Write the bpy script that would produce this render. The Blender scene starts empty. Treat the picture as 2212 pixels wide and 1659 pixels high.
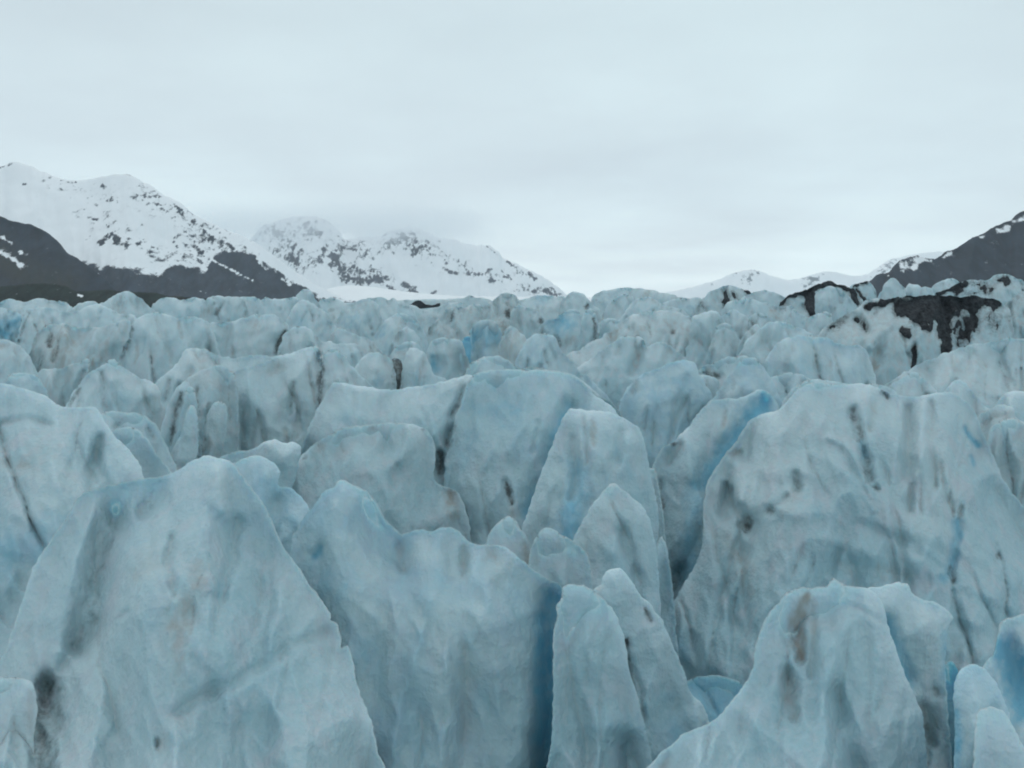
import bpy, math, random
import numpy as np
from mathutils import Vector
from mathutils.geometry import delaunay_2d_cdt

# ------------------------------------------------------------------ camera, sky, light
sc = bpy.context.scene
C = sc.collection
HOR = 645.0            # eye level in survey units (frame 2212 x 1659)
F = 1670.0             # focal length in the same units
CX = 1106.0
cd = bpy.data.cameras.new('camera'); cam = bpy.data.objects.new('camera', cd); C.objects.link(cam)
cd.sensor_width = 36.0
cd.lens = 36.0 * F / 2212.0
cd.shift_y = -(829.5 - HOR) / 2212.0
cd.clip_start = 0.1; cd.clip_end = 60000
cam.location = (0, 0, 0); cam.rotation_euler = (math.radians(90), 0, 0)
sc.camera = cam

w = bpy.data.worlds.new('World'); sc.world = w; w.use_nodes = True
nt = w.node_tree; nt.nodes.clear()
def N(nt, t, **k):
    n = nt.nodes.new(t)
    for a, b in k.items():
        if a.startswith('i_'): n.inputs[a[2:].replace('_', ' ')].default_value = b
        else: setattr(n, a, b)
    return n
def L(nt, a, b): nt.links.new(a, b)
SUN_EL, SUN_AZ = math.radians(52), math.radians(-25)
sky = N(nt, 'ShaderNodeTexSky', sky_type='NISHITA', sun_disc=False, sun_elevation=SUN_EL, sun_rotation=SUN_AZ)
skym = N(nt, 'ShaderNodeVectorMath', operation='SCALE'); skym.inputs['Scale'].default_value = 0.05
L(nt, sky.outputs[0], skym.inputs[0])
tc = N(nt, 'ShaderNodeTexCoord'); sep = N(nt, 'ShaderNodeSeparateXYZ'); L(nt, tc.outputs['Generated'], sep.inputs[0])
# cloud deck: direction projected on a flat layer overhead
zc = N(nt, 'ShaderNodeMath', operation='MAXIMUM'); L(nt, sep.outputs['Z'], zc.inputs[0]); zc.inputs[1].default_value = 0.0
za = N(nt, 'ShaderNodeMath', operation='ADD'); L(nt, zc.outputs[0], za.inputs[0]); za.inputs[1].default_value = 0.10
dv = N(nt, 'ShaderNodeVectorMath', operation='DIVIDE')
cb = N(nt, 'ShaderNodeCombineXYZ')
for i in range(3): L(nt, za.outputs[0], cb.inputs[i])
L(nt, tc.outputs['Generated'], dv.inputs[0]); L(nt, cb.outputs[0], dv.inputs[1])
n1 = N(nt, 'ShaderNodeTexNoise', i_Scale=0.55, i_Detail=6.0, i_Roughness=0.5); L(nt, dv.outputs[0], n1.inputs['Vector'])
n2 = N(nt, 'ShaderNodeTexNoise', i_Scale=0.33, i_Detail=2.0, i_Roughness=0.5); L(nt, dv.outputs[0], n2.inputs['Vector'])
r1 = N(nt, 'ShaderNodeMapRange'); r1.inputs[1].default_value = .34; r1.inputs[2].default_value = .66
L(nt, n1.outputs[0], r1.inputs[0])
r2 = N(nt, 'ShaderNodeMapRange'); r2.inputs[1].default_value = .35; r2.inputs[2].default_value = .65
L(nt, n2.outputs[0], r2.inputs[0])
grad = N(nt, 'ShaderNodeValToRGB'); L(nt, zc.outputs[0], grad.inputs[0])
e = grad.color_ramp.elements
e[0].position = 0.0; e[0].color = (0.87, 0.985, 0.995, 1)
e[1].position = 1.0; e[1].color = (0.60, 0.69, 0.74, 1)
x = e.new(0.10); x.color = (0.73, 0.84, 0.865, 1)
x = e.new(0.33); x.color = (0.56, 0.655, 0.685, 1)
mA = N(nt, 'ShaderNodeMix', data_type='RGBA', blend_type='MULTIPLY'); L(nt, grad.outputs[0], mA.inputs[6])
ca = N(nt, 'ShaderNodeMix', data_type='RGBA'); L(nt, r1.outputs[0], ca.inputs[0])
ca.inputs[6].default_value = (.85, .835, .86, 1); ca.inputs[7].default_value = (1.05, 1.06, 1.06, 1)
mA.inputs[0].default_value = 1; L(nt, ca.outputs[2], mA.inputs[7])
mB = N(nt, 'ShaderNodeMix', data_type='RGBA', blend_type='MULTIPLY'); mB.inputs[0].default_value = 1
cb2 = N(nt, 'ShaderNodeMix', data_type='RGBA'); L(nt, r2.outputs[0], cb2.inputs[0])
cb2.inputs[6].default_value = (.965, .955, .96, 1); cb2.inputs[7].default_value = (1.02, 1.03, 1.03, 1)
L(nt, mA.outputs[2], mB.inputs[6]); L(nt, cb2.outputs[2], mB.inputs[7])
mC = N(nt, 'ShaderNodeMix', data_type='RGBA'); mC.inputs[0].default_value = 0.93
L(nt, skym.outputs[0], mC.inputs[6]); L(nt, mB.outputs[2], mC.inputs[7])
bg = N(nt, 'ShaderNodeBackground'); bg.inputs[1].default_value = 1.22; L(nt, mC.outputs[2], bg.inputs[0])
wo = N(nt, 'ShaderNodeOutputWorld'); L(nt, bg.outputs[0], wo.inputs[0])

sd = bpy.data.lights.new('sun', 'SUN'); sun = bpy.data.objects.new('sun', sd); C.objects.link(sun)
sd.energy = 0.5; sd.angle = math.radians(50); sd.color = (1.0, 0.97, 0.93)
sdir = Vector((math.sin(SUN_AZ)*math.cos(SUN_EL), math.cos(SUN_AZ)*math.cos(SUN_EL), math.sin(SUN_EL)))
sun.rotation_euler = sdir.to_track_quat('Z', 'Y').to_euler(); sun.location = (0, 0, 3000)

sc.view_settings.view_transform = 'Standard'; sc.view_settings.look = 'None'
sc.view_settings.exposure = 0.0; sc.view_settings.gamma = 1.0
try:
    sc.cycles.filter_width = 2.0
    sc.cycles.max_bounces = 6; sc.cycles.diffuse_bounces = 4; sc.cycles.volume_bounces = 3
except Exception: pass

# ------------------------------------------------------------------ numpy noise
rng = np.random.RandomState(7)
PERM = np.tile(rng.permutation(256), 3)
G3 = rng.normal(size=(256, 3)); G3 /= np.linalg.norm(G3, axis=1)[:, None]
def perlin(x, y, z):
    x = np.asarray(x, float); y = np.asarray(y, float) + x*0; z = np.asarray(z, float) + x*0
    xi = np.floor(x).astype(int); yi = np.floor(y).astype(int); zi = np.floor(z).astype(int)
    fx, fy, fz = x-xi, y-yi, z-zi
    u, v, ww = [t*t*t*(t*(t*6-15)+10) for t in (fx, fy, fz)]
    xi &= 255; yi &= 255; zi &= 255
    out = 0
    for a in (0, 1):
        for b in (0, 1):
            for c in (0, 1):
                h = PERM[PERM[PERM[(xi+a) & 255] + ((yi+b) & 255)] + ((zi+c) & 255)]
                g = G3[h]
                dot = g[:, 0]*(fx-a) + g[:, 1]*(fy-b) + g[:, 2]*(fz-c)
                out = out + dot*(u if a else 1-u)*(v if b else 1-v)*(ww if c else 1-ww)
    return out
def fbm(x, y, z, o=4, r=.5):
    s = 0; a = 1.0
    for i in range(o):
        s = s + a*perlin(x, y, z); a *= r; x = x*2.03+11.3; y = y*2.03+5.1; z = z*2.03+7.7
    return s
def ridged(x, y, z, o=5, r=.5):
    s = 0; a = 1.0
    for i in range(o):
        s = s + a*(1-2*np.abs(perlin(x, y, z)))**1.0; a *= r; x = x*2.1+3.3; y = y*2.1+9.1; z = z*2.1+1.7
    return s - 1.2

# ------------------------------------------------------------------ materials
def new_mat(name):
    m = bpy.data.materials.new(name); m.use_nodes = True; nt = m.node_tree; nt.nodes.clear()
    out = N(nt, 'ShaderNodeOutputMaterial'); b = N(nt, 'ShaderNodeBsdfPrincipled'); L(nt, b.outputs[0], out.inputs[0])
    return m, nt, b
def pos(nt, sx, sy, sz):
    g = N(nt, 'ShaderNodeNewGeometry'); m = N(nt, 'ShaderNodeVectorMath', operation='MULTIPLY')
    m.inputs[1].default_value = (sx, sy, sz); L(nt, g.outputs['Position'], m.inputs[0]); return m.outputs[0]
def noise(nt, vec, scale, detail=4, rough=.55, lo=.35, hi=.65):
    n = N(nt, 'ShaderNodeTexNoise', i_Scale=scale, i_Detail=float(detail), i_Roughness=rough); L(nt, vec, n.inputs['Vector'])
    r = N(nt, 'ShaderNodeMapRange', interpolation_type='SMOOTHSTEP'); r.inputs[1].default_value = lo; r.inputs[2].default_value = hi
    L(nt, n.outputs[0], r.inputs[0]); return r.outputs[0]
def mix(nt, f, a, b, bt='MIX'):
    m = N(nt, 'ShaderNodeMix', data_type='RGBA', blend_type=bt)
    for s, i in ((f, 0), (a, 6), (b, 7)):
        if isinstance(s, (int, float)): m.inputs[i].default_value = s
        elif isinstance(s, tuple): m.inputs[i].default_value = (*s, 1)
        else: L(nt, s, m.inputs[i])
    return m.outputs[2]
def mth(nt, op, a, b=0.0, clamp=False):
    m = N(nt, 'ShaderNodeMath', operation=op, use_clamp=clamp)
    for s, i in ((a, 0), (b, 1)):
        if isinstance(s, (int, float)): m.inputs[i].default_value = s
        else: L(nt, s, m.inputs[i])
    return m.outputs[0]
def attr(nt, name): return N(nt, 'ShaderNodeAttribute', attribute_name=name).outputs['Fac']
def step(nt, v, lo, hi):
    r = N(nt, 'ShaderNodeMapRange', interpolation_type='SMOOTHSTEP'); r.inputs[1].default_value = lo; r.inputs[2].default_value = hi
    L(nt, v, r.inputs[0]); return r.outputs[0]

def ice_mat():
    m, nt, b = new_mat('weathered_ice')
    p = pos(nt, 1, 1, 1); pv = pos(nt, 1, 1, .16)
    big = noise(nt, p, .11, 3, .5)
    mid = noise(nt, p, .75, 4, .6)
    strk = noise(nt, pv, 1.5, 4, .6, .38, .66)
    fine = noise(nt, p, 6.0, 4, .65, .3, .7)
    c = mix(nt, big, (.345, .516, .562), (.46, .588, .612))
    warm = mth(nt, 'MULTIPLY', mid, strk)
    c = mix(nt, mth(nt, 'MULTIPLY', warm, .55), c, (.50, .515, .56))
    c = mix(nt, mth(nt, 'MULTIPLY', noise(nt, pv, .55, 4, .6, .5, .75), .45), c, (.26, .445, .505))
    c = mix(nt, mth(nt, 'MULTIPLY', fine, .22), c, (.62, .70, .73))
    c = mix(nt, mth(nt, 'MULTIPLY', noise(nt, pv, 3.1, 5, .65, .60, .78), .35), c, (.34, .37, .36))
    c = mix(nt, mth(nt, 'MULTIPLY', attr(nt, 'lit_crust'), .8), c, (.68, .79, .815))  # pale weathered crust, also painting the brighter light on the tops
    # blue clear ice
    bl = mth(nt, 'ADD', attr(nt, 'blue'), mth(nt, 'MULTIPLY', mth(nt, 'SUBTRACT', mid, .5), .35), True)
    bl = mth(nt, 'MULTIPLY', mth(nt, 'MULTIPLY', bl, step(nt, attr(nt, 'blue'), .0, .15)), .86)
    c = mix(nt, bl, c, (.15, .43, .57))
    # silt and debris; dark strokes also paint shade into folds and gullies
    tn = mth(nt, 'MULTIPLY', attr(nt, 'tan'), mth(nt, 'ADD', .35, mth(nt, 'MULTIPLY', strk, .8)), True)
    c = mix(nt, tn, c, (.34, .31, .27))
    dk = mth(nt, 'ADD', attr(nt, 'dark'), mth(nt, 'MULTIPLY', mth(nt, 'SUBTRACT', noise(nt, p, 2.2, 5, .7, .3, .7), .5), .5))
    dk = step(nt, mth(nt, 'MULTIPLY', dk, step(nt, attr(nt, 'dark'), .02, .25)), .08, 1.1)
    c = mix(nt, mth(nt, 'MULTIPLY', dk, .93), c, (.075, .08, .078))
    L(nt, c, b.inputs['Base Color'])
    b.inputs['Roughness'].default_value = .46
    b.inputs['IOR'].default_value = 1.31
    b.inputs['Subsurface Weight'].default_value = .35; b.inputs['Subsurface Radius'].default_value = (.25, .7, 1.0); b.inputs['Subsurface Scale'].default_value = .35
    b.inputs['Specular IOR Level'].default_value = .45
    g = mth(nt, 'ADD', mth(nt, 'MULTIPLY', mid, .7), mth(nt, 'ADD', mth(nt, 'MULTIPLY', strk, .35), mth(nt, 'ADD', mth(nt, 'MULTIPLY', fine, .16), mth(nt, 'MULTIPLY', noise(nt, pos(nt, 1, 1, .12), 5.5, 4, .65, .3, .7), .22))))
    bp = N(nt, 'ShaderNodeBump'); bp.inputs['Strength'].default_value = .45; bp.inputs['Distance'].default_value = .16
    L(nt, g, bp.inputs['Height']); L(nt, bp.outputs[0], b.inputs['Normal'])
    return m
def debris_mat():
    m, nt, b = new_mat('rock_debris')
    p = pos(nt, 1, 1, 1)
    c = mix(nt, noise(nt, p, 1.6, 6, .75), (.018, .023, .029), (.07, .08, .088))
    L(nt, c, b.inputs['Base Color']); b.inputs['Roughness'].default_value = .9
    bp = N(nt, 'ShaderNodeBump'); bp.inputs['Strength'].default_value = .8; bp.inputs['Distance'].default_value = .4
    L(nt, noise(nt, p, 2.5, 5, .7), bp.inputs['Height']); L(nt, bp.outputs[0], b.inputs['Normal'])
    return m
def mountain_mat(name, rock, snow, ns, tint=(.06, .065, .05), soft=.1):
    m, nt, b = new_mat(name)
    p = pos(nt, ns, ns, ns); pd = pos(nt, ns*1.0, ns*.5, ns*.6)
    v = mth(nt, 'ADD', attr(nt, 'rock'), mth(nt, 'MULTIPLY', mth(nt, 'SUBTRACT', noise(nt, pd, 2.1, 7, .72, .25, .75), .5), .95))
    f = step(nt, v, .5-soft*1.8, .5+soft*1.8)
    rc = mix(nt, noise(nt, pos(nt, ns*1.6, ns*.3, ns*.55), 1.0, 7, .7), rock, tuple(r*2.1 for r in rock))
    rc = mix(nt, mth(nt, 'MULTIPLY', noise(nt, pos(nt, ns*3.0, ns*.5, ns*1.6), 1.0, 5, .7, .66, .80), .35), rc, tuple(s*.8 for s in snow))
    rc = mix(nt, attr(nt, 'tan'), rc, tint)
    sn = mix(nt, noise(nt, p, .6, 4, .6), snow, tuple(s*.96 for s in snow))
    L(nt, mix(nt, f, sn, rc), b.inputs['Base Color']); b.inputs['Roughness'].default_value = .9
    b.inputs['Specular IOR Level'].default_value = .2
    return m
def flat_ice(name, a, c2, s):
    m, nt, b = new_mat(name); p = pos(nt, 1, 1, 1)
    L(nt, mix(nt, noise(nt, p, s, 5, .6), a, c2), b.inputs['Base Color']); b.inputs['Roughness'].default_value = .6
    bp = N(nt, 'ShaderNodeBump'); bp.inputs['Strength'].default_value = .5; bp.inputs['Distance'].default_value = .4
    L(nt, noise(nt, p, s*6, 4, .6), bp.inputs['Height']); L(nt, bp.outputs[0], b.inputs['Normal'])
    return m
ICE = ice_mat(); DEB = debris_mat()

# ------------------------------------------------------------------ relief solids
TILE = {'F': (0, 0, 1), 'A': (0, 328.3, .336), 'B': (734.5, 328.3, .336), 'D': (1469, 328.3, .336),
        'G': (0, 829.5, .336), 'H': (734.5, 829.5, .336), 'K': (1469, 829.5, .336), 'P': (0, 1244.3, .5), 'Q': (1106, 1244.3, .5)}
def P(tile, s):
    ox, oy, k = TILE[tile]
    return np.array([[float(t) for t in q.split(',')] for q in s.split()])*k + np.array([ox, oy])
def catmull(pts, pitch):
    pts = np.asarray(pts); out = []
    e = np.vstack([2*pts[0]-pts[1], pts, 2*pts[-1]-pts[-2]])
    for i in range(1, len(e)-2):
        p0, p1, p2, p3 = e[i-1], e[i], e[i+1], e[i+2]
        n = max(1, int(np.linalg.norm(p2-p1)/pitch))
        for j in range(n):
            t = j/n
            out.append(.5*((2*p1)+(-p0+p2)*t+(2*p0-5*p1+4*p2-p3)*t*t+(-p0+3*p1-3*p2+p3)*t**3)*.75 + .25*(p1+(p2-p1)*t))
    out.append(e[-2])
    return np.array(out)
def seg_dist(pts, line):
    D = np.full(len(pts), 1e9)
    for a, b in zip(line[:-1], line[1:]):
        ab = b-a; l2 = max((ab**2).sum(), 1e-9)
        t = np.clip(((pts-a)@ab)/l2, 0, 1)
        q = a+t[:, None]*ab
        D = np.minimum(D, ((pts-q)**2).sum(1))
    return np.sqrt(D)
def seg_dist_t(pts, line):
    L_ = np.concatenate([[0], np.cumsum(np.linalg.norm(np.diff(line, axis=0), axis=1))]); tot = max(L_[-1], 1e-9)
    D = np.full(len(pts), 1e18); Tt = np.zeros(len(pts))
    for i, (a, b) in enumerate(zip(line[:-1], line[1:])):
        ab = b-a; l2 = max((ab**2).sum(), 1e-9)
        t = np.clip(((pts-a)@ab)/l2, 0, 1); q = a+t[:, None]*ab
        d = ((pts-q)**2).sum(1); k = d < D
        D = np.where(k, d, D); Tt = np.where(k, (L_[i]+t*(L_[i+1]-L_[i]))/tot, Tt)
    return np.sqrt(D), Tt
def inside(pts, poly):
    x, y = pts[:, 0], pts[:, 1]; c = np.zeros(len(pts), bool)
    for (x1, y1), (x2, y2) in zip(poly, np.roll(poly, -1, 0)):
        if y1 == y2: continue
        k = (y1 > y) != (y2 > y)
        c ^= k & (x < (x2-x1)*(y-y1)/(y2-y1)+x1)
    return c
def tri(outline, vb, pitch, sparse_below):
    """triangulate the closed region; returns uv points, faces"""
    poly = np.vstack([outline, [outline[-1][0], vb], [outline[0][0], vb]]) if outline[0][1] < vb-1 else outline
    lo, hi = poly.min(0), poly.max(0)
    r = np.random.RandomState(int(abs(outline[0][0]*7+outline[-1][1]*13)) % 99991)
    us = np.arange(lo[0], hi[0], pitch); vs = np.arange(lo[1], min(hi[1], sparse_below), pitch)
    g = np.array(np.meshgrid(us, vs)).reshape(2, -1).T
    g[:, 0] += ((np.round((g[:, 1]-lo[1])/pitch)) % 2)*pitch*.5
    g = g + r.uniform(-.12, .12, g.shape)*pitch
    if hi[1] > sparse_below:
        q = pitch*5
        g2 = np.array(np.meshgrid(np.arange(lo[0], hi[0], q), np.arange(sparse_below+q*.5, hi[1], q))).reshape(2, -1).T
        g = np.vstack([g, g2+r.uniform(-.1, .1, g2.shape)*q])
    g = g[inside(g, poly)]
    # candidate interior points away from the outline (coarse check on nearby outline samples)
    keep = np.ones(len(g), bool)
    cell = {}
    for p in poly:
        cell.setdefault((int(p[0]//(pitch*2)), int(p[1]//(pitch*2))), []).append(p)
    gi = (g//(pitch*2)).astype(int)
    for i, (a, b) in enumerate(gi):
        for da in (-1, 0, 1):
            for db in (-1, 0, 1):
                for p in cell.get((a+da, b+db), ()):
                    if (g[i, 0]-p[0])**2+(g[i, 1]-p[1])**2 < (.6*pitch)**2: keep[i] = False
    g = g[keep]
    n = len(poly)
    allp = [Vector(p) for p in poly] + [Vector(p) for p in g]
    v, ed, fa, _, _, _ = delaunay_2d_cdt(allp, [(i, (i+1) % n) for i in range(n)], [], 1, 1e-5, False)
    V = np.array([[a.x, a.y] for a in v]); T_ = np.array([tuple(f) for f in fa])
    T_ = T_[inside(V[T_].mean(1), poly)]
    return V, [tuple(f) for f in T_]

def link_mesh(name, verts, faces, mat, attrs=None, parent=None, smooth=True, origin=None):
    me = bpy.data.meshes.new(name)
    verts = np.asarray(verts, float)
    o = bpy.data.objects.new(name, me)
    if origin is None: origin = (0, 0, 0)
    verts = verts-np.array(origin)
    me.from_pydata([tuple(v) for v in verts], [], [tuple(int(i) for i in f) for f in faces])
    me.update()
    if smooth: me.polygons.foreach_set('use_smooth', [True]*len(me.polygons))
    for k, a in (attrs or {}).items():
        at = me.attributes.new(k, 'FLOAT', 'POINT'); at.data.foreach_set('value', np.asarray(a, np.float32))
    me.materials.append(mat)
    C.objects.link(o)
    if parent is not None: o.parent = parent
    else: o.location = origin
    return o

GROUND = -19.0
def serac(tile, d, out, label, T=None, R=None, lean=.30, feats=(), blue=0., tan=0., dark=0., cap=False, pitch=None,
          rough=1., flare=.22, cat='ice serac', name='serac', group='seracs of the broken glacier', base=None):
    s = P(tile, out)
    vb = HOR + (-(GROUND-2.5))*F/max(d-lean*17-4.5, .6*d) if base is None else base
    # extend both feet down to the ice floor
    fl = flare if d > 45 else flare*.35
    if s[0][1] < vb-8:
        k = np.linspace(1, 0, max(3, int((vb-s[0][1])/40)), endpoint=False)[:, None]; e_ = np.array([-fl*(vb-s[0][1]), vb-s[0][1]])
        s = np.vstack([s[0]+k*e_, s])
    if s[-1][1] < vb-8:
        k = np.linspace(0, 1, max(3, int((vb-s[-1][1])/40))+1)[1:, None]; e_ = np.array([fl*(vb-s[-1][1]), vb-s[-1][1]])
        s = np.vstack([s, s[-1]+k*e_])
    pitch = pitch or (4.6 if d > 60 else 5.2)
    cur = catmull(s, pitch)
    m = d/F                                           # metres per unit
    # small-scale raggedness of the edge
    seed = float(s[1][0])*.137 + d
    L_ = np.arange(len(cur))*pitch
    nn = 2.4*rough*perlin(L_/23., seed, 0.3) + 2.0*rough*perlin(L_/9., seed, 5.3)
    nn = nn*.7
    if d > 60: nn = nn + rough*(3.2 - 12.*np.abs(perlin(L_/31., seed, 9.3)) + 1.9 - 8.*np.abs(perlin(L_/12., seed, 19.3)))*.9
    else: nn = nn + rough*((2.4 - 8.*np.abs(perlin(L_/19., seed, 9.3)))*.8 + (1.2-5.*np.abs(perlin(L_/10., seed, 29.3)))*.6)
    tg = np.gradient(cur, axis=0); tg /= (np.linalg.norm(tg, axis=1)[:, None]+1e-9)
    nn[0] = nn[-1] = 0
    cur = cur + np.stack([tg[:, 1], -tg[:, 0]], 1)*nn[:, None]
    vtop = cur[:, 1].min()
    uv, faces = tri(cur, vb, pitch, 1700)
    wid = (cur[:, 0].max()-cur[:, 0].min())*m
    if T is None: T = min(.22*wid, .06*d+.3, 3.4)
    T = T*.85
    R = max(.8, T*2.0) if R is None else max(R, T*1.8)
    D = seg_dist(uv, cur); Dm = D*m
    u, v = uv[:, 0], uv[:, 1]
    X = (u-CX)*m; Z = -(v-HOR)*m; zt = -(vtop-HOR)*m
    q = np.clip(Dm/R, 0, 1)
    env = 1-np.exp(-Dm/.35)                             # keeps the outline
    h = T*(.72*q + .28*(1-(1-q)**2))
    h2 = .35*T*(1-np.exp(-Dm/(R*1.8)))                 # medial crest
    sc_ = .6+.4*min(1, wid/8)
    sd = seed*3.7
    wx = X + .9*perlin(X*.25+sd, Z*.2, sd+40) + .25*perlin(X*1.1, Z*.9+sd, sd)
    flute = perlin(wx*.42+sd, Z*.08, sd)*.55
    lump = fbm(X*.16+sd, Z*.16, sd*.3, 2)*.8
    fac = -1.9*np.abs(perlin(wx*.26+Z*.10+sd, Z*.13-X*.06, sd+4)) - 1.0*np.abs(perlin(wx*.62-Z*.18+sd, Z*.22+X*.1, sd+14)) - .35*np.abs(perlin(wx*1.5+Z*.3, Z*.55, sd+24))
    fine = ridged(X*1.6, Z*1.1, sd, 4)*.035 + .06*perlin(X*2.6, Z*.5, sd)
    # narrow clefts running down the faces
    c1 = perlin(wx*.36+Z*.09+sd, Z*.05, sd+50); m1 = np.clip(2.4*perlin(X*.2, Z*.16+sd, sd+60)+.35, 0, 1)
    c2 = perlin(wx*.85-Z*.12+sd, Z*.10, sd+70); m2 = np.clip(2.4*perlin(X*.35, Z*.25+sd, sd+80)+.1, 0, 1)
    cl1 = np.exp(-np.abs(c1)/.05)*m1; cl2 = np.exp(-np.abs(c2)/.07)*m2
    cleft = (.95*cl1 + .42*cl2)*(.7 if d < 50 else 1.)
    far_ = 1.0+.5*min(1., max(0., (d-50)/120.))
    rel = ((flute+lump+fac)*env*.95 - cleft*(1-np.exp(-Dm/.8)))*sc_*far_ + fine*env
    shelf = Z*.55 + 1.6*perlin(X*.12+sd, Z*.05, sd+90) + .25*X*math.sin(sd)
    rel = rel + (.45*np.clip((shelf-np.floor(shelf))*3.5, 0, 1) - .45*(shelf-np.floor(shelf)))*env*sc_*np.clip(1.6*perlin(X*.15, Z*.15, sd+95)+.3, 0, 1)*.6
    att = {'dark': np.full(len(u), float(dark)), 'tan': np.full(len(u), float(tan)), 'blue': np.full(len(u), float(blue))}
    att['dark'] = np.maximum(att['dark'], (.42*cl1+.3*cl2)*(1-np.exp(-Dm/.4))*(.10 if d < 50 else .55)); att['tan'] = np.maximum(att['tan'], .45*np.exp(-np.abs(c1)/.14)*m1*(.35 if d < 50 else .7))
    carve = np.zeros(len(u))
    wob = uv + np.stack([perlin(u/37., v/37., seed+5)*7+perlin(u/13., v/13., seed)*2.5, perlin(u/37., v/37., seed+15)*4], 1)*min(1., pitch/5.)
    rr = random.Random(int(seed*1000))
    auto = []
    if name == 'serac' and blue < .5 and dark < .5:
        span = cur[:, 0].max()-cur[:, 0].min()
        mid = cur[(cur[:, 1] < vtop+.75*min(vb-vtop, 260*40/d))]
        for i in range(int(min(7, 2+span*m/5)) if d > 50 else 2):
            p = mid[rr.randrange(len(mid))]
            x0 = p[0]+rr.uniform(-.02, .02)*span; y0 = p[1]+rr.uniform(0, 3.5)/m; ln = rr.uniform(1.2, 4.2)/m; sl = rr.uniform(-.45, .3)
            kd = rr.choice('kttbk') if d > 50 else rr.choice('tb')
            auto.append((kd, '%g,%g %g,%g %g,%g' % (x0, y0, x0+sl*ln*.5+rr.uniform(-.1, .1)*ln, y0+ln*.5, x0+sl*ln, y0+ln), rr.uniform(.10, .32)/m, rr.uniform(.15, .42)*(1 if d > 50 else .45), rr.uniform(.2, .8), 'F'))
    for ft in list(feats)+auto:
        kind, pts, wd, amt = ft[:4]; dep = ft[4] if len(ft) > 4 else 0.
        tl = ft[5] if len(ft) > 5 else tile
        wd = wd*min(1.0, TILE[tl][2]*(2.3 if cap else 1.6))
        dep = math.copysign(min(abs(dep), wd*m*2.0), dep)
        line = P(tl, pts)
        if len(line) == 1: line = np.vstack([line, line+[[.1, .1]]])
        jit = perlin(u/14., v/22., seed)*wd*.8 + perlin(u/5., v/7., seed)*wd*.4
        near = (uv[:, 0] > line[:, 0].min()-4*wd) & (uv[:, 0] < line[:, 0].max()+4*wd) & (uv[:, 1] > line[:, 1].min()-4*wd) & (uv[:, 1] < line[:, 1].max()+4*wd)
        if not near.any(): continue
        sdist = np.full(len(u), 1e6); tpar = np.zeros(len(u))
        sdist[near], tpar[near] = seg_dist_t(wob[near] if len(pts.split()) > 1 else uv[near], line)
        tp = 1.0 if len(pts.split()) == 1 else .38+.62*np.sqrt(np.sin(np.pi*np.clip(.06+.88*tpar, 0, 1)))
        if kind == 'b': tp = 1.0
        dd = np.maximum(0, sdist+jit)/tp
        f = np.exp(-(dd/wd)**2)*np.clip(1.0+(.2 if cap else .5)*perlin(u/31.+3, v/24., seed), .4, 1.2)
        key = {'k': 'dark', 't': 'tan', 'b': 'blue'}[kind]
        if kind == 'b' and amt < .6: amt *= .6
        att[key] = np.maximum(att[key], f*amt) if amt else att[key]
        if dep:
            f2 = np.exp(-(sdist/tp/(wd*1.25))**2)
            carve = np.where(np.abs(f2*dep) > np.abs(carve), f2*dep, carve)
    depth = d - lean*(zt-Z) - (h+h2) - rel + carve*env
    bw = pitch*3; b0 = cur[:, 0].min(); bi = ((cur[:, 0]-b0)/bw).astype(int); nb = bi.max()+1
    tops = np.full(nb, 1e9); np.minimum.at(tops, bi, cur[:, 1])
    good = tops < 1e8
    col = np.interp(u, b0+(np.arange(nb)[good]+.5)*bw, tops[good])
    att['lit_crust'] = np.exp(-np.maximum(0, v-col)*m/(.9 if d < 50 else 1.5)*(1+.6*perlin(X*.9, Z*.9, sd)))  # strongest at the top edge: crust plus top light put into colour
    depth = np.maximum(depth, 3.0)
    front = np.stack([(u-CX)/F*depth, depth, -(v-HOR)/F*depth], 1)
    dback = d + .45*(zt-Z)*.5 + .8*h + .5*rel
    edge = Dm < .02
    de = d - lean*(zt-Z)*1.0
    # rim: front edge and back edge share the vertices
    dback = np.where(edge, depth, np.maximum(dback, de+.05))
    backv = np.stack([(u-CX)/F*dback, dback, -(v-HOR)/F*dback], 1)
    n = len(u); idx = np.arange(n)+n; idx[edge] = np.arange(n)[edge]
    verts = np.vstack([front, backv])
    fa = [(a, c, b) for a, b, c in faces]
    bk = [(int(idx[a]), int(idx[b]), int(idx[c])) for a, b, c in faces]
    bk = [t for t in bk if not (t[0] < n and t[1] < n and t[2] < n)]
    used = np.zeros(2*n, bool)
    for t in fa+bk: used[list(t)] = True
    rm = np.cumsum(used)-1
    allf = [(rm[a], rm[b], rm[c]) for a, b, c in fa+bk]
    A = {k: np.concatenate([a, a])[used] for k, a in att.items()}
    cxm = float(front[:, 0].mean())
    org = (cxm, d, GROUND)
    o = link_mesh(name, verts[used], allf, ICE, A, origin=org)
    o['label'] = label; o['category'] = cat
    if group: o['group'] = group
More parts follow.
